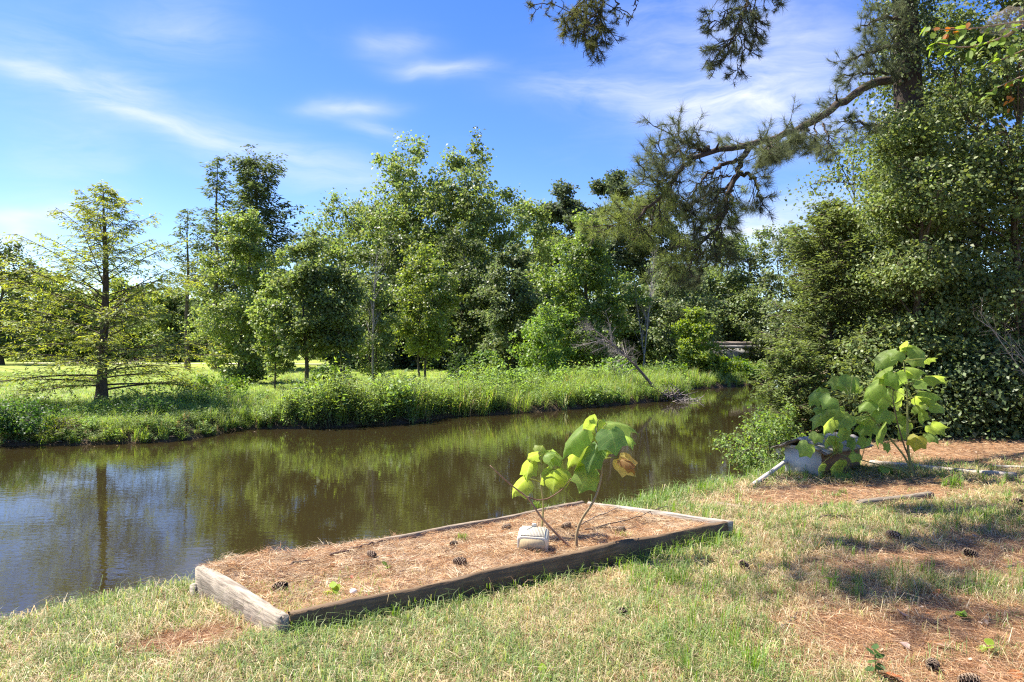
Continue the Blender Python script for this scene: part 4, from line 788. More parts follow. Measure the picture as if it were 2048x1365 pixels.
# red cedar at the water's edge
CE = (.140, .180, .062)
conifer('cedar_tree', 'dark feathery cedar leaning over the water left of the evergreen thicket', 1662, 14.2, 405, 112, 880, CE, (.14, .175, .06), nb=110, ntw=12, nsp=30, spr=(.11, .03), tr=.10, seed=310, el0=.15, el1=1.0, droop=.04, jit=.05, flare=1.2, prof=lambda t: np.interp(t, (0, .15, .45, .75, 1), (.7, .95, 1, .7, .1)), lower=.12)
conifer('cedar_tree', 'smaller light-tipped cedar hanging over the water in front of the dark one', 1592, 13.0, 690, 62, 890, (.115, .16, .055), (.19, .235, .07), nb=60, ntw=9, nsp=26, spr=(.09, .025), tr=.05, seed=311, el0=.1, el1=.8, droop=.04, jit=.04, flare=1.2, prof=lambda t: np.interp(t, (0, .2, .7, 1), (.8, 1, .8, .2)), lower=.1)
broadleaf('privet_shrub', 'bright green small-leaved shrub over the water left of the grey shed', 1556, 11.4, 815, 88, 930, (.175, .255, .07), mat=M_soft, seed=312, nb=20, nc=6, nl=48, leaf=.05, tr=.02, cr=.11, prof='round', cat='shrub', inner=.2, flat=.8, up=.8, lean=-.15)
# leafless brush at the right edge
r = rg(320); p = np.array((9.6, 11.6, 0.)); p[2] = float(ground_z(p[0], p[1])); t = thing('dead_brush', p, 'tangle of bare pale twigs at the right edge', 'brush'); mb = MB()
for k in range(7): bare_brush(mb, r, (0, 0, .0), np.array((r.uniform(-1.9, -.6), r.uniform(-.4, .4), r.uniform(1.3, 2.3))), .014, 10, .6, (.36, .31, .26), 2, .05, .35)
mb.build('branch', M_dry, t)

# ---------------------------------------------------------------- bright branch with the silk nest, upper right
hb = np.array((8.0, 7.2, 0.)); hb[2] = float(ground_z(hb[0], hb[1]))
ht = thing('hardwood_tree', hb, 'tree just outside the frame whose bright leafy branch with a silk nest enters top right', 'tree')
mb = MB(); tube(mb, [(0, 0, -.1), (.03, .05, 2), (0, .05, 4.5), (.1, 0, 7)], (.15, .12, .10, .04), 9, (.14, .12, .10), False); mb.build('trunk', M_bark, ht, True)
def H_(px, py, d): return W(px, py, d) - hb
mb = MB(); paths = [[(0, 0, 4.2), H_(2120, 20, 7.4), H_(2030, 40, 7.5), H_(1960, 58, 7.6), H_(1900, 62, 7.6), H_(1868, 55, 7.6)], [H_(2080, 28, 7.4), H_(2010, 75, 7.4), H_(1930, 95, 7.5), H_(1880, 82, 7.5)],
         [(0, 0, 3.6), H_(2120, 120, 7.3), H_(2040, 150, 7.3), H_(1985, 180, 7.3)], [(0, 0, 3.9), H_(2110, 60, 7.3), H_(2040, 110, 7.3), H_(1975, 130, 7.35)]]
for P in paths: tube(mb, resample(P, 14), np.linspace(.022, .005, 14), 5, (.34, .24, .17), False)
mb.build('branch', M_bark, ht, True)
lm = MB(); s_ = np.array([0, .2, .5, .8, 1.0]); wv_ = np.array([0, .27, .30, .16, 0])
V = np.concatenate([np.stack([s_, -wv_, .06 * wv_ - .12 * s_ ** 2], 1), np.stack([s_, 0 * s_, -.05 * (wv_) - .12 * s_ ** 2], 1), np.stack([s_, wv_, .06 * wv_ - .12 * s_ ** 2], 1)])
q = np.arange(4); lm.add(V, np.r_[np.stack([q, q + 1, q + 6, q + 5], 1), np.stack([q + 5, q + 6, q + 11, q + 10], 1)], (.175, .265, .045)); LM = lm.mesh('leaf', M_big, True)
lm2 = MB(); lm2.add(V, np.r_[np.stack([q, q + 1, q + 6, q + 5], 1), np.stack([q + 5, q + 6, q + 11, q + 10], 1)], (.40, .17, .05)); LM2 = lm2.mesh('leaf', M_big, True)
r = rg(330)
def place_leaf(mesh, pos, D, N, s, parent, nm='leaf'):
    D = unit(np.asarray(D, float)); S = unit(np.cross(N, D)); Nn = np.cross(D, S)
    o = bpy.data.objects.new(nm, mesh); col.objects.link(o); o.parent = parent
    o.matrix_local = Matrix(((D[0] * s, S[0] * s, Nn[0] * s, pos[0]), (D[1] * s, S[1] * s, Nn[1] * s, pos[1]), (D[2] * s, S[2] * s, Nn[2] * s, pos[2]), (0, 0, 0, 1))); return o
for P in paths:
    Q = resample(P, 30)
    for k in range(34):
        i = r.integers(7, 30); pos = Q[i] + r.normal(scale=.035, size=3); place_leaf(LM, pos, (r.normal(-.4, .5), r.normal(0, .5), r.normal(-.35, .35)), (r.normal(0, .4), r.normal(-.3, .4), 1), r.uniform(.09, .15), ht)
cl = H_(1908, 58, 7.6)
for k in range(16): place_leaf(LM2, cl + r.normal(scale=(.10, .04, .045)), (r.normal(-.4, .6), r.normal(0, .5), r.normal(-.5, .4)), (r.normal(0, .5), r.normal(-.5, .4), 1), r.uniform(.05, .09), ht)
for k in range(8): place_leaf(LM2, H_(2022, 172, 7.35) + r.normal(scale=(.03, .03, .08)), (r.normal(0, .4), r.normal(0, .5), -1), (r.normal(0, .5), -1, r.normal(0, .5)), r.uniform(.05, .08), ht)
# the web: thin silk sheets stretched between the twigs
m, nt, out = new_mat('silk_web'); l = nt.links; tp = N_(nt, 'ShaderNodeBsdfTransparent'); df = N_(nt, 'ShaderNodeBsdfTranslucent'); df.inputs[0].default_value = (.62, .52, .42, 1); d2 = N_(nt, 'ShaderNodeBsdfDiffuse'); d2.inputs[0].default_value = (.6, .5, .4, 1)
tx = N_(nt, 'ShaderNodeTexNoise'); tx.inputs['Scale'].default_value = 30; tx.inputs['Detail'].default_value = 6; mr = N_(nt, 'ShaderNodeMapRange'); l.new(tx.outputs[0], mr.inputs[0]); mr.inputs[1].default_value = .3; mr.inputs[2].default_value = .7; mr.inputs[3].default_value = .0; mr.inputs[4].default_value = .26
a1 = N_(nt, 'ShaderNodeMixShader'); a1.inputs[0].default_value = .5; l.new(df.outputs[0], a1.inputs[1]); l.new(d2.outputs[0], a1.inputs[2]); mx = N_(nt, 'ShaderNodeMixShader'); l.new(mr.outputs[0], mx.inputs[0]); l.new(tp.outputs[0], mx.inputs[1]); l.new(a1.outputs[0], mx.inputs[2]); l.new(mx.outputs[0], out.inputs[0])
mb = MB(); A, B = H_(1965, 60, 7.6), H_(2075, 18, 7.42); ax = unit(B - A); L = np.linalg.norm(B - A); e1 = unit(np.cross(ax, (0, 0, 1.))); e2 = np.cross(e1, ax); rows, sd = 14, 14
t_ = np.linspace(0, 1, rows); th = np.arange(sd) * 2 * np.pi / sd; rr = .13 * np.sin(np.pi * (t_ * .9 + .05)) ** 1.3
V = A + ax * L * t_[:, None, None] + rr[:, None, None] * (1 + .15 * r.normal(size=(rows, sd, 1))) * (np.cos(th)[None, :, None] * e1 + np.sin(th)[None, :, None] * e2 * 1.1)
i = np.arange(rows - 1)[:, None] * sd; j = np.arange(sd); f = np.stack([i + j, i + (j + 1) % sd, i + sd + (j + 1) % sd, i + sd + j], -1).reshape(-1, 4); mb.add(V.reshape(-1, 3) + hb - W(2015, 40, 7.5), f)
o = mb.build('web_nest', m, None, True); o.location = W(2015, 40, 7.5); tag(o, 'pale silk web nest wrapped round the twigs in the top right corner', 'web')
# ---------------------------------------------------------------- large-leaved plants
def big_leaf(B, T, w, n, seed, c, parent, org, att=None, bulge=.13, fold=.46, curl=.35):
    """one heart-shaped three-pointed leaf from its stalk end B to its tip T, w wide, facing n"""
    r = rg(seed); B = np.asarray(B, float); T = np.asarray(T, float); L = np.linalg.norm(T - B); D = (T - B) / L
    n = np.asarray(n, float); n = unit(n - D * (n @ D)); S = np.cross(D, n)
    us = np.array([-.10, .02, .18, .38, .56, .68, .84, 1.0]); hw = np.array([.24, .40, .48, .46, .50, .27, .12, .0]); cols = np.array([-1, -.62, -.25, 0, .25, .62, 1])
    V, C, UV = [], [], []; asym = r.normal(scale=.06); wave = r.uniform(0, 6.28); cup = fold * r.uniform(.6, 1.4)
    for i, (u, h) in enumerate(zip(us, hw)):
        for s in cols:
            a = abs(s); uu = u if i else u + .14 * (1 - a) ** 1.2
            if i == 4: uu = u + .10 * a ** 3
            x = uu * L; y = s * h * w * (1 + asym * np.sign(s))
            z = bulge * L * math.sin(math.pi * np.clip(u, 0, 1)) - cup * w * (a * h) ** 1.4 * 1.6 + .022 * w * math.sin(5 * s + wave + 4 * u) - curl * L * max(u - .6, 0) ** 2
            V.append(B + D * x + S * y + n * z); UV.append((u, s * h, 0))
            rib = math.exp(-(s * 5) ** 2); C.append(np.asarray(c) * (1 + .18 * rib))
    k = len(cols); i = np.arange(len(us) - 1)[:, None] * k; j = np.arange(k - 1)
    mb = MB(); mb.add(np.array(V), np.stack([i + j, i + j + 1, i + k + j + 1, i + k + j], -1).reshape(-1, 4), np.clip(np.array(C) * (1 + r.normal(scale=.06)), .01, .7))
    o = mb.build_at('leaf', M_vein, B, parent, True); at_ = o.data.attributes.new('luv', 'FLOAT_VECTOR', 'POINT'); at_.data.foreach_set('vector', np.array(UV, np.float32).ravel()); o.location = Vector(B - org)
    if att is not None:
        m2 = MB(); tube(m2, bez(np.asarray(att) - B, (np.asarray(att) - B) * .5 + (0, 0, .02), (0, 0, 0), 5), (.006, .0048, .0042, .004, .0035), 5, (.28, .30, .10), False); m2.build('petiole', M_big, o, True)
    return o
M_stem = surf_mat('young_stem', .7, .3, .25, 20.0, (1, 1, .4), .3, .004, obj=False)
ORG = BP(1150, 1095); pl = thing('large_leaved_plant', ORG, 'young plant with big drooping heart-shaped leaves growing in the raised bed', 'plant')
dP = ORG[1]
def z3p(a, b, d=0.0): return W(980 + a / 4.55, 820 + b / 4.55, dP + d)
LG, LY, LD = (.205, .310, .075), (.265, .355, .075), (.140, .245, .075)  # backlit leaves get a yellower base colour, shaded front ones a darker one
sr = [z3p(790, 1270), z3p(780, 1150), z3p(800, 1050), z3p(850, 950), z3p(930, 860), z3p(980, 740), z3p(1010, 620), z3p(1025, 530), z3p(1000, 420), z3p(985, 320), z3p(975, 240), z3p(960, 170)]
sl = [z3p(470, 950, .45), z3p(485, 880, .42), z3p(478, 780, .40), z3p(460, 660, .38), z3p(465, 570, .36), z3p(478, 490, .34), z3p(440, 390, .33)]
sd_ = [z3p(745, 1235), z3p(600, 1120, .02), z3p(450, 960, .05), z3p(375, 830, .07), z3p(340, 790, .07), z3p(200, 690, .05), z3p(90, 590, .03), z3p(0, 505, .02)]
sb_ = [z3p(345, 790, .07), z3p(430, 820, .12), z3p(520, 810, .15), z3p(620, 750, .16), z3p(690, 690, .17), z3p(735, 620, .17)]
def stem(name, P, r0, r1, c, parent, org, n=24):
    mb = MB(); Q = resample(P, n); Q[:, :] -= org; tube(mb, Q, np.linspace(r0, r1, n), 7, c, True); return mb.build(name, M_stem, parent, True)
sl[0][2] = float(bed_z(sl[0][0], sl[0][1])) - .01; sr[0][2] -= .03; sd_[0][2] -= .02
stem('stem', sr, .013, .005, (.30, .22, .12), pl, ORG); stem('stem', sl, .010, .004, (.33, .30, .13), pl, ORG)
o = stem('stem', sd_, .011, .004, (.27, .16, .10), pl, ORG); o['label'] = 'bare reddish stem leaning left'
stem('stem', sb_, .006, .003, (.17, .09, .06), pl, ORG)
for k, (b, t_, w, n, c, at, dd) in enumerate([
    ((845, 175), (650, 450), .22, (-.5, -.75, .55), LG, (975, 240), (-.04, .0)), ((985, 85), (850, 340), .20, (.2, .9, .3), LY, (970, 200), (.10, .12)),
    ((1090, 178), (1150, 425), .27, (.1, -.9, .45), LD, (980, 280), (-.10, -.16)), ((1065, 125), (1355, 215), .20, (.15, -.45, .9), LG, (980, 240), (.06, .10)),
    ((1215, 215), (1300, 365), .16, (.5, .6, .5), LG, (990, 300), (.14, .18)), ((860, 320), (690, 545), .20, (-.3, .8, .4), LY, (985, 330), (.08, .06)),
    ((985, 322), (880, 605), .19, (-.35, -.9, .2), LD, (985, 330), (-.05, -.10)), ((875, 415), (765, 640), .16, (-.4, .8, .3), LY, (1000, 420), (.07, .05)),
    ((900, 545), (810, 765), .24, (.1, -.85, .5), LG, (1020, 500), (.02, -.02)), ((1010, 345), (1060, 445), .16, (.3, .9, .3), LY, (995, 360), (.08, .12)),
    ((960, 150), (905, 90), .12, (-.1, -.8, .6), LY, (962, 175), (.02, .0)), ((920, 540), (960, 640), .17, (.3, -.8, .4), LG, (1020, 520), (.06, .04)),
    ((440, 395), (335, 455), .19, (-.2, .7, .7), LY, None, (.34, .34)), ((445, 380), (480, 320), .15, (.1, -.7, .7), LY, None, (.36, .40)),
    ((365, 470), (335, 655), .17, (-.3, .9, .3), LY, (478, 500), (.30, .30)), ((320, 625), (195, 800), .22, (-.2, .8, .5), LY, (455, 655), (.32, .26)),
    ((590, 535), (570, 770), .25, (.1, .9, .35), LY, (465, 610), (.34, .36)), ((655, 550), (705, 695), .18, (.3, .85, .3), LY, (465, 600), (.40, .42)),
    ((535, 405), (650, 520), .17, (.2, -.75, .6), LG, (480, 490), (.30, .26)), ((505, 400), (600, 425), .16, (.0, -.5, .85), LG, (475, 470), (.26, .22)), ((560, 360), (655, 490), .16, (.3, .7, .6), LG, (478, 480), (.40, .42))]):
    big_leaf(z3p(*b, dd[0]), z3p(*t_, dd[1]), w * .90, n, 400 + k, c, pl, ORG, None if at is None else z3p(*at, (dd[0] * .5 if dd[0] < .25 else .36)))
o = big_leaf(z3p(1165, 440, .04), z3p(1325, 610, .0), .17, (-.3, -.85, .35), 440, (.48, .40, .13), pl, ORG, z3p(1015, 450), .22, .5, .4); o['label'] = 'withered yellow and brown leaf'
big_leaf(z3p(1190, 450, -.02), z3p(1320, 600, -.03), .10, (.5, -.75, .3), 441, (.27, .17, .07), pl, ORG, None, .3, .6, .4)
# second plant
O2 = GP(1828, 955); p2 = thing('large_leaved_plant', O2, 'large bushy plant with many drooping yellow-green leaves beside the grey shed', 'plant'); d2_ = O2[1]
def z5(a, b, d=0.0): return W(1550 + a / 4.015, 660 + b / 4.015, d2_ + d)
STM = (.20, .21, .08)
S1 = [z5(1110, 1190), z5(1085, 1100), z5(1065, 1000), z5(1058, 850), z5(1062, 560), z5(1050, 420), z5(1030, 250)]
S2 = [z5(1120, 1185), z5(1095, 1080), z5(1030, 930), z5(985, 770), z5(955, 640), z5(940, 540), z5(960, 400)]
S3 = [z5(1100, 1150), z5(1040, 1020), z5(900, 850), z5(780, 710), z5(680, 610), z5(600, 530)]
S4 = [z5(1115, 1190), z5(1010, 1120), z5(860, 1090), z5(690, 1045), z5(560, 1010), z5(490, 985)]
S5 = [z5(1062, 620), z5(1090, 590), z5(1180, 540)]
for S in (S1, S2, S3, S4, S5): S[0][2] -= .02
for S, a, b in ((S1, .019, .006), (S2, .013, .005), (S3, .014, .005), (S4, .012, .004), (S5, .007, .005)): stem('stem', S, a, b, STM if S is not S2 else (.13, .10, .06), p2, O2)
ALLS = np.concatenate([resample(S, 30) for S in (S1, S2, S3, S4, S5)])
lv2 = [((1075, 115), (1000, 200), .24), ((1060, 180), (1215, 185), .24), ((990, 170), (925, 250), .20), ((930, 190), (795, 335), .22), ((915, 300), (770, 425), .20), ((1130, 225), (1100, 300), .22), ((1215, 235), (1290, 255), .12), ((1045, 310), (1215, 350), .22), ((960, 345), (975, 495), .24), ((865, 395), (885, 455), .12),
       ((1200, 380), (1380, 430), .24), ((1110, 425), (1240, 440), .18), ((830, 435), (700, 570), .24), ((620, 380), (575, 530), .28), ((530, 390), (455, 490), .20), ((690, 450), (640, 520), .20), ((375, 470), (350, 580), .16), ((365, 500), (262, 620), .20), ((450, 540), (375, 640), .24), ((365, 620), (325, 685), .14),
       ((510, 610), (470, 710), .20), ((440, 660), (290, 805), .24), ((965, 490), (945, 625), .28), ((1050, 480), (1085, 530), .14), ((1150, 500), (1350, 560), .22), ((1120, 540), (1260, 590), .18), ((1230, 615), (1370, 640), .16), ((770, 565), (665, 665), .20), ((850, 540), (780, 670), .22), ((910, 500), (840, 580), .20),
       ((880, 640), (815, 755), .22), ((1000, 560), (965, 650), .20), ((1140, 600), (1200, 660), .20), ((1140, 670), (1185, 770), .26), ((1020, 680), (930, 740), .20), ((1060, 740), (980, 835), .16), ((600, 680), (475, 800), .22), ((640, 700), (605, 760), .22), ((760, 690), (690, 815), .22), ((470, 720), (385, 850), .20),
       ((720, 770), (680, 860), .20), ((860, 760), (815, 955), .24), ((790, 770), (860, 815), .18), ((560, 790), (520, 910), .14), ((430, 850), (400, 955), .28), ((340, 830), (310, 920), .16), ((490, 900), (470, 1000), .18), ((270, 915), (190, 1025), .20), ((310, 1000), (225, 1065), .15), ((335, 1050), (245, 1140), .18),
       ((375, 1070), (345, 1155), .14), ((525, 1040), (445, 1170), .22), ((550, 1150), (535, 1255), .20), ((645, 990), (610, 1070), .14), ((735, 870), (690, 960), .20), ((625, 870), (615, 985), .14), ((1240, 760), (1360, 850), .22), ((1215, 830), (1310, 915), .16), ((1140, 850), (1110, 980), .20), ((895, 910), (900, 995), .09), ((880, 1100), (850, 1150), .12), ((1000, 330), (1060, 400), .2), ((1040, 880), (1020, 800), .12)]
r = rg(450)
for k, (b, t_, w) in enumerate(lv2):
    dd = r.uniform(-.35, .40); B = z5(*b, dd); T = z5(*t_, dd + r.normal(0, .06)); at = ALLS[np.argmin(np.linalg.norm(ALLS - (B + (0, 0, -.05)), axis=1) + r.uniform(0, .05, len(ALLS)))]
    side = r.uniform(); n = (r.normal(-.2, .35), (-.8 if side < .6 else .7), r.uniform(.5, 1.3)); c = np.array(LG) * (1 - side) + np.array(LY) * side  # leaves turned away from the camera take more of the backlit yellow
    if (b in ((1140, 850),)): c = np.array((.42, .40, .06))
    big_leaf(B, T, w * 1.12, n, 460 + k, c, p2, O2, at)

# ---------------------------------------------------------------- grey shed (pump cover)
c1 = PZ(1569, 955, -.12); c1[2] = 0
gx = unit(np.array((.6, -.8))); gy = unit(np.array((.8, .6))); wS, lS, hS = .50, 1.02, .47
sh_o = np.array((*c1[:2], -.14)); shed = thing('pump_shed', sh_o, 'small grey box shed with a shingled gable roof beside the large-leaved plant', 'shed'); shed.rotation_euler = (0, 0, math.atan2(gx[1], gx[0]))
M_sheet = surf_mat('sheet_metal', .45, .5, .12, 3.0, (1, 1, 1), .05, .003, dark=(.30, .29, .28), dscale=2.2, damount=.5)
M_ply = surf_mat('brown_board', .8, .25, .25, 6.0, (1, 1, 8), .3, .004); M_shing = surf_mat('roof_shingle', 1.0, .05, .3, 40.0, (1, 1, 1), .4, .004)
def panel(nm, c, s, t, mat, parent=shed): mb = MB(); box(mb, c, s, t); return mb.build(nm, mat, parent)
# local x runs along the gable face, local y along the side
panel('gable_panel', (wS / 2, .009, hS / 2), (wS, .018, hS), (.43, .42, .395), M_sheet)
panel('side_panel', (wS - .009, lS / 2 + .0095, hS / 2 - .002), (.018, lS - .022, hS - .01), (.20, .115, .065), M_ply)
panel('side_panel', (.009, lS / 2 + .0095, hS / 2 - .002), (.018, lS - .022, hS - .01), (.20, .115, .065), M_ply)
panel('back_panel', (wS / 2, lS - .005, hS / 2 - .003), (wS - .04, .012, hS - .012), (.20, .115, .065), M_ply)
panel('trim', (wS / 2, -.006, hS - .022), (wS + .01, .010, .040), (.42, .40, .38), M_dry)
rise, ov, gov = .115, .13, .10
for s in (-1, 1):
    ang = math.atan2(rise, wS / 2); sl_ = math.hypot(wS / 2, rise) + ov
    rp = bpy.data.objects.new('roof_slope', None); 
    mb = MB(); box(mb, (sl_ / 2, 0, -.009), (sl_, lS + 2 * gov, .014), (.16, .13, .11)); o = mb.build('roof_slope', M_ply, shed)
    o.matrix_local = Matrix.Translation((wS / 2 + .001 * s, lS / 2, hS + rise)) @ (Matrix.Rotation(math.pi, 4, 'Z') if s < 0 else Matrix.Identity(4)) @ Matrix.Rotation(ang, 4, 'Y')
    bpy.data.objects.remove(rp)
    r = rg(500 + s); nr, ncl = 4, 8
    for i in range(nr):
        for j in range(ncl):
            ww = (lS + 2 * gov) / ncl; ll = sl_ / nr
            m2 = MB(); q = np.array([(0, 0, .004 * 0), (ll * 1.08, 0, 0), (ll * 1.08, ww - .006, 0), (0, ww - .006, 0)]); h_ = .006
            v = np.r_[q, q + (0, 0, h_)]; v[[1, 2, 5, 6], 2] += .003
            m2.add(v, [[0, 3, 2, 1], [4, 5, 6, 7], [0, 1, 5, 4], [1, 2, 6, 5], [2, 3, 7, 6], [3, 0, 4, 7]], np.array((.33, .30, .265)) * r.uniform(.8, 1.15)); z = m2.build('shingle', M_shing, o); z.location = (i * ll - .002, -lS / 2 - gov + j * ww + (.5 * ww if i % 2 else 0) - (ww * .25), .0015 + .0004 * (i % 2))
# pale plastic pipe leaning from the shed to the ground
A = PZ(1570, 920, .10) ; B = GP(1503, 970, .02); A[1] = c1[1] - .02; A = W(1571, 921, c1[1] + .01); mb = MB(); P = np.array([A + (.10, .06, .015), A + (0, 0, .006), A + (-.06, -.04, -.035), B + (.02, 0, .01), B]); P = resample(P, 20); tube(mb, P, .028, 10, (.66, .60, .52)); o = mb.build('plastic_pipe', surf_mat('white_plastic', .5, .4, .1, 5.0, dark=(.35, .30, .22), dscale=6, damount=.3), None, True); tag(o, 'off-white plastic pipe running from the grey shed down to the grass', 'pipe')

# ---------------------------------------------------------------- loose timbers
for k, (a, b, w, h, t, lab) in enumerate([((1739, 921), (2030, 946), .09, .085, (.42, .365, .30), 'long weathered landscape timber lying behind the large-leaved plant'), ((1716, 1001), (1858, 983), .08, .075, (.20, .165, .125), 'dark half-buried timber in front of the large-leaved plant'), ((1430, 1003), (1505, 1012), .05, .035, (.33, .27, .21), 'short low board sunk in the grass right of the raised bed'), ((1985, 929), (2047, 932), .06, .03, (.5, .46, .38), 'pale short board behind the long landscape timber')]):
    A = GP(*a, .065 if k < 2 else .03); B = GP(*b, .065 if k < 2 else .03); o = timber('landscape_timber', A, B, w, h, 40 + k, t, None, .005, 24); tag(o, lab, 'timber')

# ---------------------------------------------------------------- cream basket in the bed
bo = BP(1066, 1097); bk = thing('plastic_basket', bo + (0, 0, -.004), 'cream plastic basket with a perforated top sitting in the raised bed', 'basket'); bk.rotation_euler = (R(14), R(2), R(-7))
M_cream = surf_mat('cream_plastic', .55, .35, .10, 6.0, dark=(.42, .36, .24), dscale=7, damount=.4)
def rrect(w, h, rd, n=5):
    out = []
    for (cx_, cy_, a0) in ((w / 2 - rd, h / 2 - rd, 0), (-w / 2 + rd, h / 2 - rd, 90), (-w / 2 + rd, -h / 2 + rd, 180), (w / 2 - rd, -h / 2 + rd, 270)):
        for i in range(n): a = R(a0 + 90 * i / (n - 1)); out.append((cx_ + rd * math.cos(a), cy_ + rd * math.sin(a)))
    return np.array(out)
def loft(mb, rings, t, cap=(True, True)):
    k = len(rings[0]); V = np.concatenate(rings); j = np.arange(k); jn = (j + 1) % k; i = np.arange(len(rings) - 1)[:, None] * k
    mb.add(V, np.stack([i + j, i + jn, i + k + jn, i + k + j], -1).reshape(-1, 4), t); n0 = mb.n - len(V)
    if cap[0]: mb.f.append(np.array([j[::-1] + n0]))
    if cap[1]: mb.f.append(np.array([j + n0 + (len(rings) - 1) * k]))
CRM = (.66, .60, .47)
# body: a rounded box whose profile lies in the x-z plane, extruded along y (front to back); the top is closed, under the grille
wB, hB, dB = .235, .15, .16
pr = rrect(wB, hB, .035); 
mb = MB(); rings = []
for y, s in ((-dB / 2, .93), (-dB / 2 + .006, .985), (-dB / 2 + .02, 1.0), (dB / 2 - .01, 1.0), (dB / 2, .96)): rings.append(np.stack([pr[:, 0] * s, np.full(len(pr), y), pr[:, 1] * s + hB / 2], 1))
loft(mb, rings[::-1], CRM); mb.build('body', M_cream, bk, False)
mb = MB(); q = rrect(wB * .84, hB * .80, .028); loft(mb, [np.stack([q[:, 0], np.full(len(q), y), q[:, 1] + hB / 2], 1) for y in (-dB / 2 + .004, -dB / 2 - .003)], (.52, .41, .24)); o = mb.build('front_panel', surf_mat('woven_panel', .6, .3, .25, 9.0, (30, 1, 3), .3, .003), bk)
ng = MB()
for i in range(17): box(ng, (-wB / 2 + .03 + i * (wB - .06) / 16, 0, hB + .004), (.0042, dB - .02, .009), CRM)
for i in range(10): box(ng, (0, -dB / 2 + .015 + i * (dB - .03) / 9, hB + .0045), (wB - .05, .0042, .008), CRM)
ng.build('grille', M_cream, bk)
hl = MB(); box(hl, (0, 0, hB + .0005), (wB - .065, dB - .03, .002), (.20, .17, .13)); hl.build('grille_shade', M_cream, bk)  # dark sheet on the closed top, standing for shade inside the holes
mb = MB(); q = rrect(.035, .03, .008, 3); loft(mb, [np.stack([q[:, 0] + .0, np.full(len(q), y), q[:, 1] + hB + .018], 1) for y in (dB / 2 - .004, dB / 2 - .012)], (.66, .62, .54)); mb.build('tab', M_cream, bk)
# ---------------------------------------------------------------- pine cones
def cone_mesh():
    r = rg(520); mb = MB(); n = 12; t = np.linspace(0, 1, n); rad = .026 * np.sin(np.pi * (t * .86 + .1)) ** .7 * (1 - .25 * t); z = t * .085
    tube(mb, np.stack([0 * t, 0 * t, z], 1), rad * .62, 8, (.03, .022, .018))
    for k in range(64):
        u = k / 64; a = k * 2.39996; rr = np.interp(u, t, rad) * .7; zz_ = u * .083; o = np.array((math.cos(a), math.sin(a), 0)); s = np.array((-math.sin(a), math.cos(a), 0)); up = np.array((0, 0, 1.)); L = .021 * (1 - .4 * u); w = .009
        p = o * rr + up * zz_; tip = p + (o * .85 + up * .35) * L
        v = [p - s * w * .5, p + s * w * .5, tip + s * w, tip - s * w, tip + s * w * .8 + up * .005, tip - s * w * .8 + up * .005]
        c = [(.03, .02, .015)] * 2 + [(.23, .165, .115)] * 4; mb.add(v, [[0, 1, 2, 3], [3, 2, 4, 5]], np.array(c)); mb.f.append(np.array([[0, 5, 4, 1]]) + mb.n - 6)
    return mb.mesh('pine_cone', M_dry)
CM = cone_mesh(); r = rg(521)
for k, (px, py, bedf, s, lab) in enumerate([(560, 1176, 1, 1.15, 'dark pine cone on the straw near the grey end timber'), (478, 1238, 0, 1.35, 'large open pine cone on the grass outside the grey end timber'), (922, 1124, 1, 1.1, 'pine cone in the middle of the straw-filled bed'), (1012, 1056, 1, 1.0, 'pine cone lying left of the cream basket'), (1132, 1052, 1, 1.0, 'pine cone on the straw just right of the cream basket'), (1240, 1060, 1, .95, 'pine cone among the fallen twigs in the right half of the bed'), (745, 1110, 1, .85, 'small pale cone near the back edge of the bed'), (908, 1088, 1, .8, 'small cone left of the cream basket by the back board'), (1786, 1072, 0, 1.3, 'pine cone in the shaded grass right of the long stick'), (1938, 1108, 0, 1.25, 'pine cone in shaded grass near the right edge'), (1486, 1132, 0, 1.1, 'pine cone in the grass below the right corner of the bed'), (1470, 1108, 0, .9, 'small dark cone half sunk in the grass by the bed corner'), (1242, 1225, 0, 1.0, 'pine cone in the grass in front of the long front board'), (1860, 1328, 0, 1.0, 'pine cone in the pine straw at the lower right'), (1935, 1360, 0, 1.1, 'pine cone at the bottom edge right of the small leafy seedling'), (1645, 1012, 0, 1.0, 'small cone on the straw left of the half-buried timber'), (2030, 1005, 0, 1.3, 'dark cone in the grass at the right edge of the picture')]):
    p = BP(px, py, .022) if bedf else GP(px, py, .03); o = bpy.data.objects.new('pine_cone', CM); col.objects.link(o); s *= 1.0; o.scale = (s,) * 3
    q = Vector((r.normal(), r.normal() * .5, .15)).normalized(); o.rotation_euler = q.to_track_quat('Z', 'Y').to_euler(); o.location = Vector(p) - q * .04 * s + Vector((0, 0, .006)); tag(o, lab, 'pine cone', 'fallen pine cones')
# golf ball, half sunk in the straw
bm_ = MB(); n = 14; th = np.linspace(0, np.pi, n); ph = np.arange(24) * 2 * np.pi / 24; rr = .0215
V = rr * np.stack([np.sin(th)[:, None] * np.cos(ph), np.sin(th)[:, None] * np.sin(ph), np.cos(th)[:, None] + 0 * ph], -1); i = np.arange(n - 1)[:, None] * 24; j = np.arange(24); bm_.add(V.reshape(-1, 3), np.stack([i + j, i + 24 + j, i + 24 + (j + 1) % 24, i + (j + 1) % 24], -1).reshape(-1, 4), (.78, .77, .75))
mg = surf_mat('dimpled_white', .4, .4, .04, 4.0, bump=.0); nt = mg.node_tree; vo = nt.nodes.new('ShaderNodeTexVoronoi'); vo.inputs['Scale'].default_value = 260; tc = nt.nodes.new('ShaderNodeTexCoord'); nt.links.new(tc.outputs['Object'], vo.inputs['Vector']); b2 = [x for x in nt.nodes if x.type == 'BUMP'][0]; nt.links.new(vo.outputs['Distance'], b2.inputs['Height']); b2.inputs['Strength'].default_value = .6; b2.inputs['Distance'].default_value = .001
o = bm_.build('golf_ball', mg, None, True); o.location = BP(708, 1183, .012); o.scale = (1.15,) * 3; tag(o, 'white golf ball half sunk in the straw at the near left of the bed', 'golf ball')

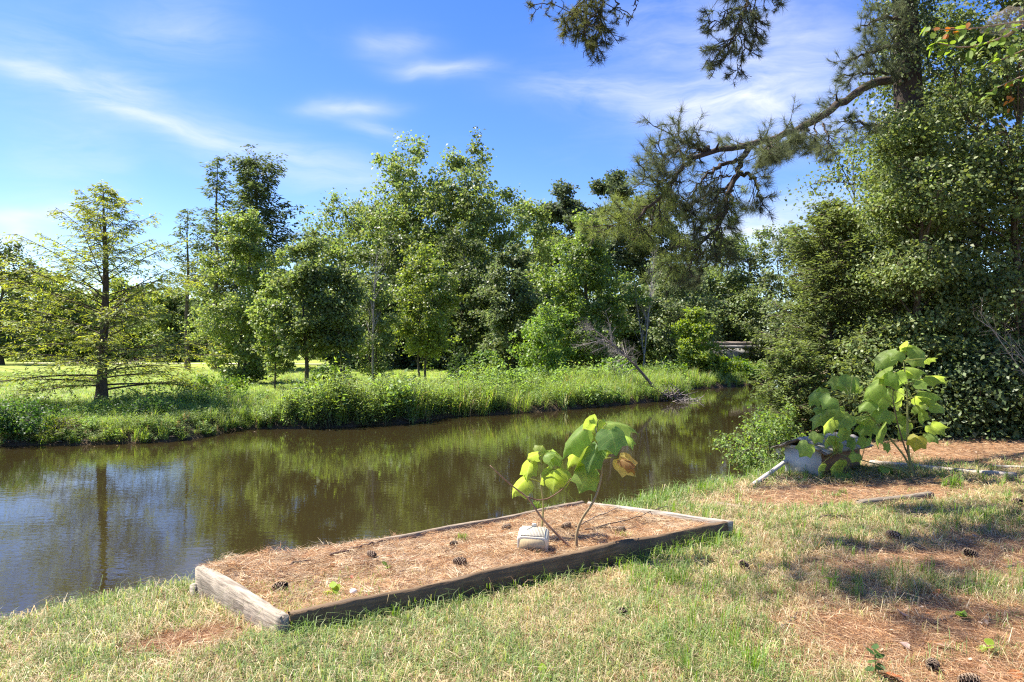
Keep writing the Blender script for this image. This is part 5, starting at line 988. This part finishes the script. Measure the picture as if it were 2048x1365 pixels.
# ---------------------------------------------------------------- sticks, twigs and dead leaves
def stick(pts, r0, lab, c, seed, bedf=False, lift=.012, twigs=3, name='stick'):
    r = rg(seed); P = np.array([(BP if bedf else GP)(a, b, lift) for a, b in pts]); P = resample(P, 14); P[1:-1] += r.normal(scale=r0 * .7, size=(12, 3)); o0 = P[0].copy(); mb = MB(); tube(mb, P - o0, np.linspace(r0, r0 * .55, 14) * (1 + r.normal(scale=.08, size=14)), 6, c)
    for k in range(twigs):
        i = r.integers(2, 12); D = unit(P[13] - P[0]) * .6 + rvec(r, 1)[0] * (1, 1, .3); L = r.uniform(.04, .12); a = P[i] - o0; tube(mb, [a, a + D * L * .5 + (0, 0, .01), a + D * L], (r0 * .5, r0 * .4, r0 * .2), 4, c, False)
    o = mb.build(name, M_dry, None, True); o.location = o0; tag(o, lab, 'stick')
DK, MD = (.115, .085, .065), (.20, .155, .12)
stick([(1575, 1036), (1640, 1034), (1720, 1031)], .011, 'long dark stick lying across the grass right of the bed', DK, 540, lift=.02, twigs=4)
stick([(525, 1141), (575, 1130), (622, 1115)], .010, 'dark stick on the straw at the back left of the bed', DK, 541, True, .012, 1)
stick([(662, 1108), (720, 1092), (788, 1076)], .009, 'straight brown rod along the back edge of the bed', (.15, .09, .065), 542, True, .03, 0)
stick([(622, 1152), (640, 1146), (655, 1139)], .007, 'short grey stick in the left part of the bed', MD, 543, True, .012, 0)
stick([(628, 1163), (668, 1156), (702, 1148)], .006, 'thin brown stick left of the golf ball', MD, 544, True, .01, 1)
stick([(1215, 1050), (1175, 1062), (1165, 1056), (1250, 1055)], .006, 'forked twig on the straw right of the leaning stem', DK, 545, True, .02, 4)
stick([(1170, 1058), (1250, 1040), (1335, 1012)], .006, 'long bare twig slanting over the right half of the bed', DK, 546, True, .04, 5)
stick([(1150, 1052), (1200, 1030), (1235, 1015)], .006, 'bare twig pointing to the back corner of the bed', MD, 547, True, .04, 4)
stick([(1240, 1062), (1290, 1046), (1330, 1036)], .005, 'fine dark twig near the right end board', DK, 548, True, .02, 4)
stick([(1545, 1262), (1575, 1243), (1595, 1222)], .008, 'grey broken stick in the foreground grass right of centre', MD, 549, False, .02, 2)
stick([(870, 1325), (920, 1300), (985, 1270)], .005, 'thin straight twig in the foreground grass at centre', MD, 550, False, .03, 1)
stick([(552, 1302), (545, 1280), (520, 1262)], .008, 'crooked dark twig in the grass under the bed corner', MD, 551, False, .03, 1)
stick([(2010, 1135), (2030, 1125), (2060, 1115)], .010, 'stick in the pine straw at the right edge', DK, 552, False, .015, 1)
stick([(770, 1320), (785, 1300), (800, 1272)], .005, 'short upright-leaning twig in the foreground left of centre', MD, 553, False, .03, 1)
stick([(1865, 1245), (1890, 1232), (1920, 1222)], .009, 'bark-brown stick in the straw at the lower right', DK, 554, False, .015, 1)
def dead_leaf(px, py, s, c, lab, seed, bedf=False):
    r = rg(seed); us = np.array([0, .15, .32, .5, .68, .85, 1.0]); hw = np.array([.02, .20, .34, .24, .36, .20, .0]) * r.uniform(.8, 1.15, 7); V = []
    for u, h in zip(us, hw):
        for q in (-1, -.5, 0, .5, 1): V.append(((u - .5), q * h, .22 * abs(q) ** 1.5 * h + .10 * math.sin(3 * u + seed) + r.normal(scale=.012)))
    V = np.array(V) * s; i = np.arange(6)[:, None] * 5; j = np.arange(4); mb = MB(); mb.add(V, np.stack([i + j, i + j + 1, i + 6, i + 5 + j], -1).reshape(-1, 4) if False else np.stack([i + j, i + j + 1, i + 5 + j + 1, i + 5 + j], -1).reshape(-1, 4), np.asarray(c))
    tube(mb, np.array([(-.5, 0, .03), (-.62, .02, .05), (-.75, .0, .06)]) * s, .012 * s, 4, np.asarray(c) * .7, False)
    o = mb.build('dead_leaf', M_straw, None, True); p = (BP if bedf else GP)(px, py, .02); o.location = p; o.rotation_euler = (r.normal(scale=.35), r.normal(scale=.35), r.uniform(0, 6.28)); tag(o, lab, 'leaf', 'fallen dead leaves')
BRN, TAN, RUST, PAL = (.24, .12, .06), (.44, .30, .19), (.36, .135, .045), (.50, .40, .29)
for k, (px, py, s, c, b, lab) in enumerate([(562, 1150, .05, TAN, 1, 'curled pale dead leaf beside the pine cone in the bed'), (900, 1168, .085, RUST, 1, 'rust-red dead leaf near the middle of the long front board'), (1105, 1105, .06, BRN, 1, 'brown dead leaf behind the cream basket by the front board'), (780, 1112, .06, RUST, 1, 'orange-brown dead leaf in the back of the bed'), (858, 1120, .06, BRN, 1, 'dark brown dead leaf left of the middle pine cone'), (1130, 1085, .07, BRN, 1, 'large brown dead leaf at the foot of the plant in the bed'), (640, 1160, .04, RUST, 1, 'small orange leaf left of the green seedling'), (705, 1152, .03, (.42, .03, .03), 1, 'tiny red leaf by the brown sticks in the bed'), (735, 1190, .03, (.42, .03, .03), 1, 'tiny red leaf right of the golf ball'),
        (590, 1275, .12, (.22, .11, .055), 0, 'curled brown dead leaf under the near corner of the bed'), (1565, 1160, .09, (.42, .235, .14), 0, 'tan dead leaf standing in the grass right of the shaded tuft'), (1390, 1290, .10, (.40, .25, .15), 0, 'pinkish tan dead leaf in the foreground grass'), (1310, 1338, .09, (.38, .25, .16), 0, 'flat brown dead leaf near the bottom edge at centre right'), (1300, 1325, .07, PAL, 0, 'pale folded dead leaf near the bottom edge'), (935, 1314, .05, RUST, 0, 'small orange leaf in the grass at bottom centre'), (720, 1315, .10, PAL, 0, 'pale dead leaf in the grass at the bottom left of centre'), (1780, 1355, .14, (.32, .10, .035), 0, 'big red-brown oak leaf at the bottom edge'), (1800, 1225, .10, (.36, .24, .21), 0, 'greyish pink dead leaf in the shaded straw'), (1885, 1288, .09, (.46, .30, .22), 0, 'light tan dead leaf in the lower right straw'), (1690, 1335, .09, BRN, 0, 'brown dead leaf left of the bottom green seedling'), (1505, 1318, .06, PAL, 0, 'small pale leaf in the straw below centre right'), (1870, 1185, .07, RUST, 0, 'rust leaf standing in the shaded straw'), (1805, 1288, .07, (.42, .30, .25), 0, 'dull pink dead leaf between the two seedlings'), (2005, 1170, .06, PAL, 0, 'pale dead leaf in shade near the right edge'), (375, 1240, .10, (.40, .24, .11), 0, 'long tan dead leaf in the grass left of the big pine cone'), (365, 1335, .07, BRN, 0, 'brown dead leaf in the grass at the lower left'), (2025, 1345, .10, RUST, 0, 'orange dead leaf in the bottom right corner'), (1945, 1070, .06, (.4, .3, .3), 0, 'greyish leaf in shaded grass at right'), (1990, 916, .09, PAL, 0, 'pale piece of bark on the straw slope behind the long timber')]):
    dead_leaf(px, py, s, c, lab, 600 + k, bool(b))
# seedlings
def seedling(px, py, h, lvs, lab, c, seed, bedf=False):
    r = rg(seed); o0 = (BP if bedf else GP)(px, py); t = thing('seedling', o0, lab, 'seedling'); mb = MB(); tube(mb, [(0, 0, -.01), (.004, 0, h * .5), (0, 0, h)], (.0035, .003, .002), 5, (.17, .20, .06)); mb.build('stem', M_big, t)
    for k in range(lvs):
        a = k * 2.4 + seed; u = .45 + .55 * k / max(lvs - 1, 1); s = r.uniform(.8, 1.2); place_leaf(LM_s[c], np.array((0, 0, h * u)), (math.cos(a), math.sin(a), r.uniform(-.5, .8)), (r.normal(scale=.5), r.normal(scale=.5), 1), lvs_size[c] * s, t)
LM_s, lvs_size = {}, {'y': .07, 'g': .055, 'd': .06}
for kx, cc in (('y', (.26, .38, .04)), ('g', (.15, .25, .05)), ('d', (.08, .15, .045))):
    lmx = MB(); q = np.arange(4); lmx.add(np.concatenate([np.stack([s_, -wv_ * 1.2, .06 * wv_ - .12 * s_ ** 2], 1), np.stack([s_, 0 * s_, -.05 * wv_ - .12 * s_ ** 2], 1), np.stack([s_, wv_ * 1.2, .06 * wv_ - .12 * s_ ** 2], 1)]), np.r_[np.stack([q, q + 1, q + 6, q + 5], 1), np.stack([q + 5, q + 6, q + 11, q + 10], 1)], cc); LM_s[kx] = lmx.mesh('leaf', M_big, True)
seedling(668, 1190, .05, 4, 'small bright green seedling left of the golf ball in the bed', 'y', 1, True)
seedling(1968, 1305, .05, 3, 'tiny bright green seedling in the lower right straw', 'y', 2)
seedling(1745, 1362, .16, 8, 'leafy dark green seedling at the bottom edge', 'd', 3)
seedling(1665, 1178, .08, 4, 'small green seedling in the shaded grass right of the tan leaf', 'g', 4)
seedling(775, 1140, .04, 3, 'pale green sprout in the straw left of the middle pine cone', 'g', 5, True)
seedling(1085, 1362, .05, 7, 'clump of bright green clover at the bottom edge at centre', 'y', 6)
seedling(1920, 1365 - 125, .05, 5, 'low green weed in the shaded straw at lower right', 'g', 7)
seedling(1080, 1104, .03, 4, 'tiny sprout at the foot of the cream basket', 'g', 8, True)

# ---------------------------------------------------------------- lawn grass and pine straw
r = rg(700)
def near_points(n, pyr=(885, 1420), pxr=(-350, 2500), mix=.5):
    out, tot = [], 0
    while tot < n:
        k = 50000
        py = r.uniform(*pyr, k); px = r.uniform(*pxr, k); d = (CAMZ + .05) * FX / (py - HY)
        keep = r.uniform(0, 1, k) < np.clip((3.2 / d) ** (-.6) / 2.2, 0, 1)
        x = (px - CX) / FX * d + r.normal(scale=.03, size=k); y = d + r.normal(scale=.03, size=k); w, dn, df = shore(x, y)
        ok = keep & ~w & (dn < df) & (dn > .28); out.append(np.stack([x, y, dn], 1)[ok]); tot += ok.sum()
    return np.concatenate(out)[:n]
def in_bed(x, y, grow=0.0):
    c = BEDQ.mean(0); return in_poly(x, y, c + (BEDQ - c) * (1 + grow))
def gz3(x, y): return np.stack([x, y, ground_z(x, y)], 1)
def lawn_proto(green, seed):
    r = rg(seed); n = 26; g = r.uniform(0, 1, n) < green; a = r.uniform(0, 6.28, n); P = np.c_[r.normal(scale=.032, size=(n, 2)), np.full(n, -.008)]
    c = np.where(g[:, None], np.array((.155, .230, .075)) * (1 + r.normal(scale=.24, size=(n, 1))), np.array((.40, .325, .19)) * (1 + r.normal(scale=.20, size=(n, 1)))); y_ = r.uniform(0, 1, n) < .25; c[y_ & g] = (.28, .31, .11); c[y_ & ~g] = (.60, .52, .35)
    c[(r.uniform(0, 1, n) < .10) & ~g] = (.30, .19, .11)
    h = np.where(g, r.gamma(4, .016, n) + .015, r.gamma(4, .012, n) + .012); mb = MB()
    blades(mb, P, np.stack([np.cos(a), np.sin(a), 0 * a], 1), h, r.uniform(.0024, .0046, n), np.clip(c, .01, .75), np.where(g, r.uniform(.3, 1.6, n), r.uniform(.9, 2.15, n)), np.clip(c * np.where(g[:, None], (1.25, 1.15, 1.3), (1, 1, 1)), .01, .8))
    return proto(mb, 'grass_clump', M_grass)
LP = [lawn_proto((.08, .35, .7, .95)[k // 4], 840 + k) for k in range(16)]
q = near_points(13500); q = q[~in_bed(q[:, 0], q[:, 1], .02)]; x, y, dn = q.T; st_ = straw_amount(x, y); keep = r.uniform(0, 1, len(q)) > .95 * st_; x, y, dn, st_ = x[keep], y[keep], dn[keep], st_[keep]; n = len(x)
gn = .5 + .55 * fnoise(x, y, 2.3, 6) + .3 * fnoise(x, y, 6, 2); edge = sstep(1.1, .35, dn) * np.where(x < 0, .4, 1); lev = np.clip(np.floor((.22 + .42 * gn + .45 * edge - .25 * st_ + r.normal(scale=.16, size=n)) * 4), 0, 3).astype(int)
sw = np.clip(y / 4.6, 1, 1.9) * r.uniform(.85, 1.2, n); sh = (1 + .8 * edge) * r.uniform(.7, 1.35, n) * (1 + .25 * (gn - .5))
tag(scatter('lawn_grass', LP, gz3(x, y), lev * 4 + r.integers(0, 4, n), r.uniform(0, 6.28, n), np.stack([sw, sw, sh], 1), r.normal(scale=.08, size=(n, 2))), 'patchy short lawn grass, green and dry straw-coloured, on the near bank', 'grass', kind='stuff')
# longer green tufts: along the front board, at the shaded spot right of it, and along the water
P, Hh = [], []
for k in range(150):
    u = r.uniform(0, 1); p = BA[:2] * (1 - u) + BC[:2] * u - n_ac * abs(r.normal(.05, .06)); P.append(p); Hh.append(r.uniform(.07, .16))
for (px, py, m_, s, h0) in ((1330, 1165, 42, .12, .15), (1275, 1150, 14, .08, .12), (1905, 975, 14, .05, .18), (1770, 950, 26, .06, .16), (1985, 1045, 20, .2, .12), (1400, 1090, 12, .08, .12), (330, 1205, 20, .25, .10), (420, 1190, 12, .1, .09), (640, 1255, 14, .1, .15), (720, 1230, 12, .1, .15), (200, 1330, 14, .3, .1), (900, 1290, 20, .5, .09), (1600, 1130, 20, .5, .1), (1080, 1000, 10, .1, .15), (1680, 990, 8, .1, .08)):
    g0 = GP(px, py)[:2]
    for _ in range(m_): P.append(g0 + r.normal(scale=s, size=2)); Hh.append(h0 * r.uniform(.6, 1.2))
for k in range(420):
    q1 = near_points(1, (930, 1300), (0, 1600))[0] if False else None
q = near_points(60000, (935, 1420)); q = q[(q[:, 2] > .25) & (q[:, 2] < .8) & ~in_bed(q[:, 0], q[:, 1], .06)]; q = q[r.permutation(len(q))[:900]]
lq = near_points(1500, (930, 1420)); lq = lq[straw_amount(lq[:, 0], lq[:, 1]) < .5][:900]; q = np.r_[q, lq]; P = np.array(P); Hh = np.array(Hh); P = np.r_[P, q[:, :2]]; Hh = np.r_[Hh, r.uniform(.06, .15, len(q)) * np.where(q[:, 0] > .8, 1.5, .6)]
ok = ~in_bed(P[:, 0], P[:, 1], .0); P, Hh = P[ok], Hh[ok]
m_ = 11; idx = np.repeat(np.arange(len(P)), m_); k = len(idx); xy = P[idx] + r.normal(scale=.014, size=(k, 2)); a = r.uniform(0, 6.28, k); gc = np.array((.125, .225, .045)) * (1 + r.normal(scale=.15, size=(len(P), 1)))
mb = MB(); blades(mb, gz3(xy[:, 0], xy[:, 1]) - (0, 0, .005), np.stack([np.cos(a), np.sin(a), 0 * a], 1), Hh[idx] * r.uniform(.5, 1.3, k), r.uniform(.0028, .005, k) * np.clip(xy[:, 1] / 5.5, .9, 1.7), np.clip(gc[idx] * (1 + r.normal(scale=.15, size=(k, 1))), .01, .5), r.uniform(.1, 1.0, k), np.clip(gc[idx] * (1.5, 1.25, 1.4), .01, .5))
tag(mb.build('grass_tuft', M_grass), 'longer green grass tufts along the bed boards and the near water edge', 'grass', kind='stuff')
# grass in the bed's near left corner
mb = MB(); k = 900; u, v = r.beta(1, 3, k) * .38, r.uniform(.03, .6, k); XY = bedxy(u, v); a = r.uniform(0, 6.28, k); gc = np.where((r.uniform(0, 1, k) < .5)[:, None], np.array((.17, .24, .05)), np.array((.46, .37, .19)))
blades(mb, np.c_[XY, bed_z(XY[:, 0], XY[:, 1])], np.stack([np.cos(a), np.sin(a), 0 * a], 1), r.gamma(5, .009, k) + .01, .0035, gc * (1 + r.normal(scale=.15, size=(k, 1))), r.uniform(.4, 1.6, k)); 
for (px, py) in ((1075, 1015), (1245, 1075), (925, 1080), (1090, 1020)):
    g0 = BP(px, py); k = 40; XY = g0[:2] + r.normal(scale=.025, size=(k, 2)); a = r.uniform(0, 6.28, k); blades(mb, np.c_[XY, bed_z(XY[:, 0], XY[:, 1])], np.stack([np.cos(a), np.sin(a), 0 * a], 1), r.uniform(.04, .10, k), .004, np.array((.16, .24, .05)) * (1 + r.normal(scale=.15, size=(k, 1))), r.uniform(.3, 1.2, k))
tag(mb.build('bed_grass', M_grass), 'thin grass sprouting through the straw in the bed', 'grass', kind='stuff')
def straw_on(x, y, z, n_, L, seed, orange):
    k = len(x); a = r.uniform(0, 6.28, k); D = np.stack([np.cos(a), np.sin(a), r.normal(.06, .16, k)], 1); base = np.where((r.uniform(0, 1, k) < orange)[:, None], np.array((.47, .295, .145)), np.array((.62, .485, .31))); base[r.uniform(0, 1, k) < .12] = np.array((.20, .11, .07))
    return np.stack([x, y, z], 1), D, base * (1 + r.normal(scale=.17, size=(k, 1)))
mb = MB()
k = 95000; u, v = r.uniform(.004, .996, k), r.uniform(.0, 1.0, k); XY = bedxy(u, v); P_, D_, C_ = straw_on(XY[:, 0], XY[:, 1], bed_z(XY[:, 0], XY[:, 1]) + r.uniform(.0, .018, k), k, 0, 0, .55)
L1 = r.uniform(.04, .12, k); tipin = in_bed(P_[:, 0] + D_[:, 0] * L1, P_[:, 1] + D_[:, 1] * L1, -.01); back = (v > .9) & (u < .45); keep = tipin | back
needles(mb, P_[keep], D_[keep], L1[keep], r.uniform(.0018, .003, keep.sum()), np.clip(C_[keep], .01, .75), r)
nb_ = 260; u, v = r.uniform(.02, .98, nb_), r.uniform(.06, 1.03, nb_); v = np.where(u > .5, np.minimum(v, .95), v); XY = bedxy(u, v); a0 = r.uniform(0, 6.28, nb_); i_ = np.repeat(np.arange(nb_), 26); k = len(i_)
xy = XY[i_] + r.normal(scale=.03, size=(k, 2)); a = a0[i_] + r.normal(scale=.45, size=k); lift = r.uniform(.0, .022, nb_)[i_]; D_ = np.stack([np.cos(a), np.sin(a), r.normal(.10, .22, k)], 1); L1 = r.uniform(.05, .14, k); ok = in_bed(xy[:, 0] + D_[:, 0] * L1, xy[:, 1] + D_[:, 1] * L1, -.01) | (v[i_] > .97)
cb_ = np.array([(.50, .30, .14), (.62, .48, .30), (.36, .20, .10), (.68, .56, .38)])[r.integers(0, 4, nb_)][i_] * (1 + r.normal(scale=.12, size=(k, 1)))
needles(mb, np.c_[xy, bed_z(xy[:, 0], xy[:, 1]) + .008 + lift + r.uniform(0, .012, k)][ok], D_[ok], L1[ok], .0027, np.clip(cb_[ok], .01, .75), r)
tag(mb.build('bed_straw', M_straw), 'orange-brown pine straw covering the raised bed', 'pine straw', kind='stuff')
q = near_points(230000, (868, 1420)); x, y, dn = q.T; s0 = straw_amount(x, y); keep = (r.uniform(0, 1, len(x)) < .32 + .68 * s0) & ~in_bed(x, y, .012); x, y = x[keep], y[keep]; k = len(x)
P_, D_, C_ = straw_on(x, y, ground_z(x, y) + r.uniform(.0, .022, k), k, 0, 0, .6); C_ = C_ * (.82, .72, .66); mb = MB(); needles(mb, P_, D_, r.uniform(.05, .15, k), r.uniform(.0018, .003, k) * np.clip(y / 4.5, 1, 2.2), np.clip(C_, .01, .75), r)
tag(mb.build('pine_straw', M_straw), 'fallen pine needles scattered over the near lawn', 'pine straw', kind='stuff')
# bits of dead leaf and bark mixed into the grass
def litter_proto(seed):
    r = rg(seed); mb = MB(); s = r.uniform(.018, .038); us = np.array([0, .3, .65, 1.0]); hw = np.array([.05, .33, .28, .0]); V = []
    for u, h in zip(us, hw):
        for q_ in (-1, 0, 1): V.append(((u - .5), q_ * h, .25 * abs(q_) * h + .12 * math.sin(4 * u + seed)))
    i = np.arange(3)[:, None] * 3; j = np.arange(2); mb.add(np.array(V) * s, np.stack([i + j, i + j + 1, i + 3 + j + 1, i + 3 + j], -1).reshape(-1, 4), np.array([(.26, .14, .075), (.42, .28, .17), (.52, .40, .29), (.17, .10, .07), (.36, .17, .07)][seed % 5])); return proto(mb, 'leaf_bit', M_straw)
q = near_points(9000); q = q[~in_bed(q[:, 0], q[:, 1], .02)]; x, y, _ = q.T; k = r.uniform(0, 1, len(x)) < .05 + .10 * straw_amount(x, y); x, y = x[k], y[k]
u, v = r.uniform(.02, .98, 150), r.uniform(.04, .96, 150); XY = bedxy(u, v); P_ = np.r_[gz3(x, y) + (0, 0, .022), np.c_[XY, bed_z(XY[:, 0], XY[:, 1]) + .014]]; n = len(P_)
tag(scatter('leaf_litter', [litter_proto(900 + k) for k in range(10)], P_, r.integers(0, 10, n), r.uniform(0, 6.28, n), np.repeat(r.uniform(.6, 1.4, (n, 1)), 3, 1), r.normal(scale=.5, size=(n, 2))), 'small bits of dead leaf and bark strewn over lawn and bed', 'litter', kind='stuff')
fp = r.uniform(0, 1, (4000, 2)) * (34, 34) + (-16, 6); w, dn, df = shore(fp[:, 0], fp[:, 1]); fp = fp[w & ((dn < 1.2) | (df < .7))][:110]; n = len(fp)
tag(scatter('floating_litter', [litter_proto(900 + k) for k in range(10)], np.c_[fp, np.full(n, WATER_Z + .004)], r.integers(0, 10, n), r.uniform(0, 6.28, n), np.repeat(r.uniform(.8, 1.8, (n, 1)), 3, 1) * (1, 1, .25)), 'dead leaves floating on the water close to the banks', 'litter', kind='stuff')
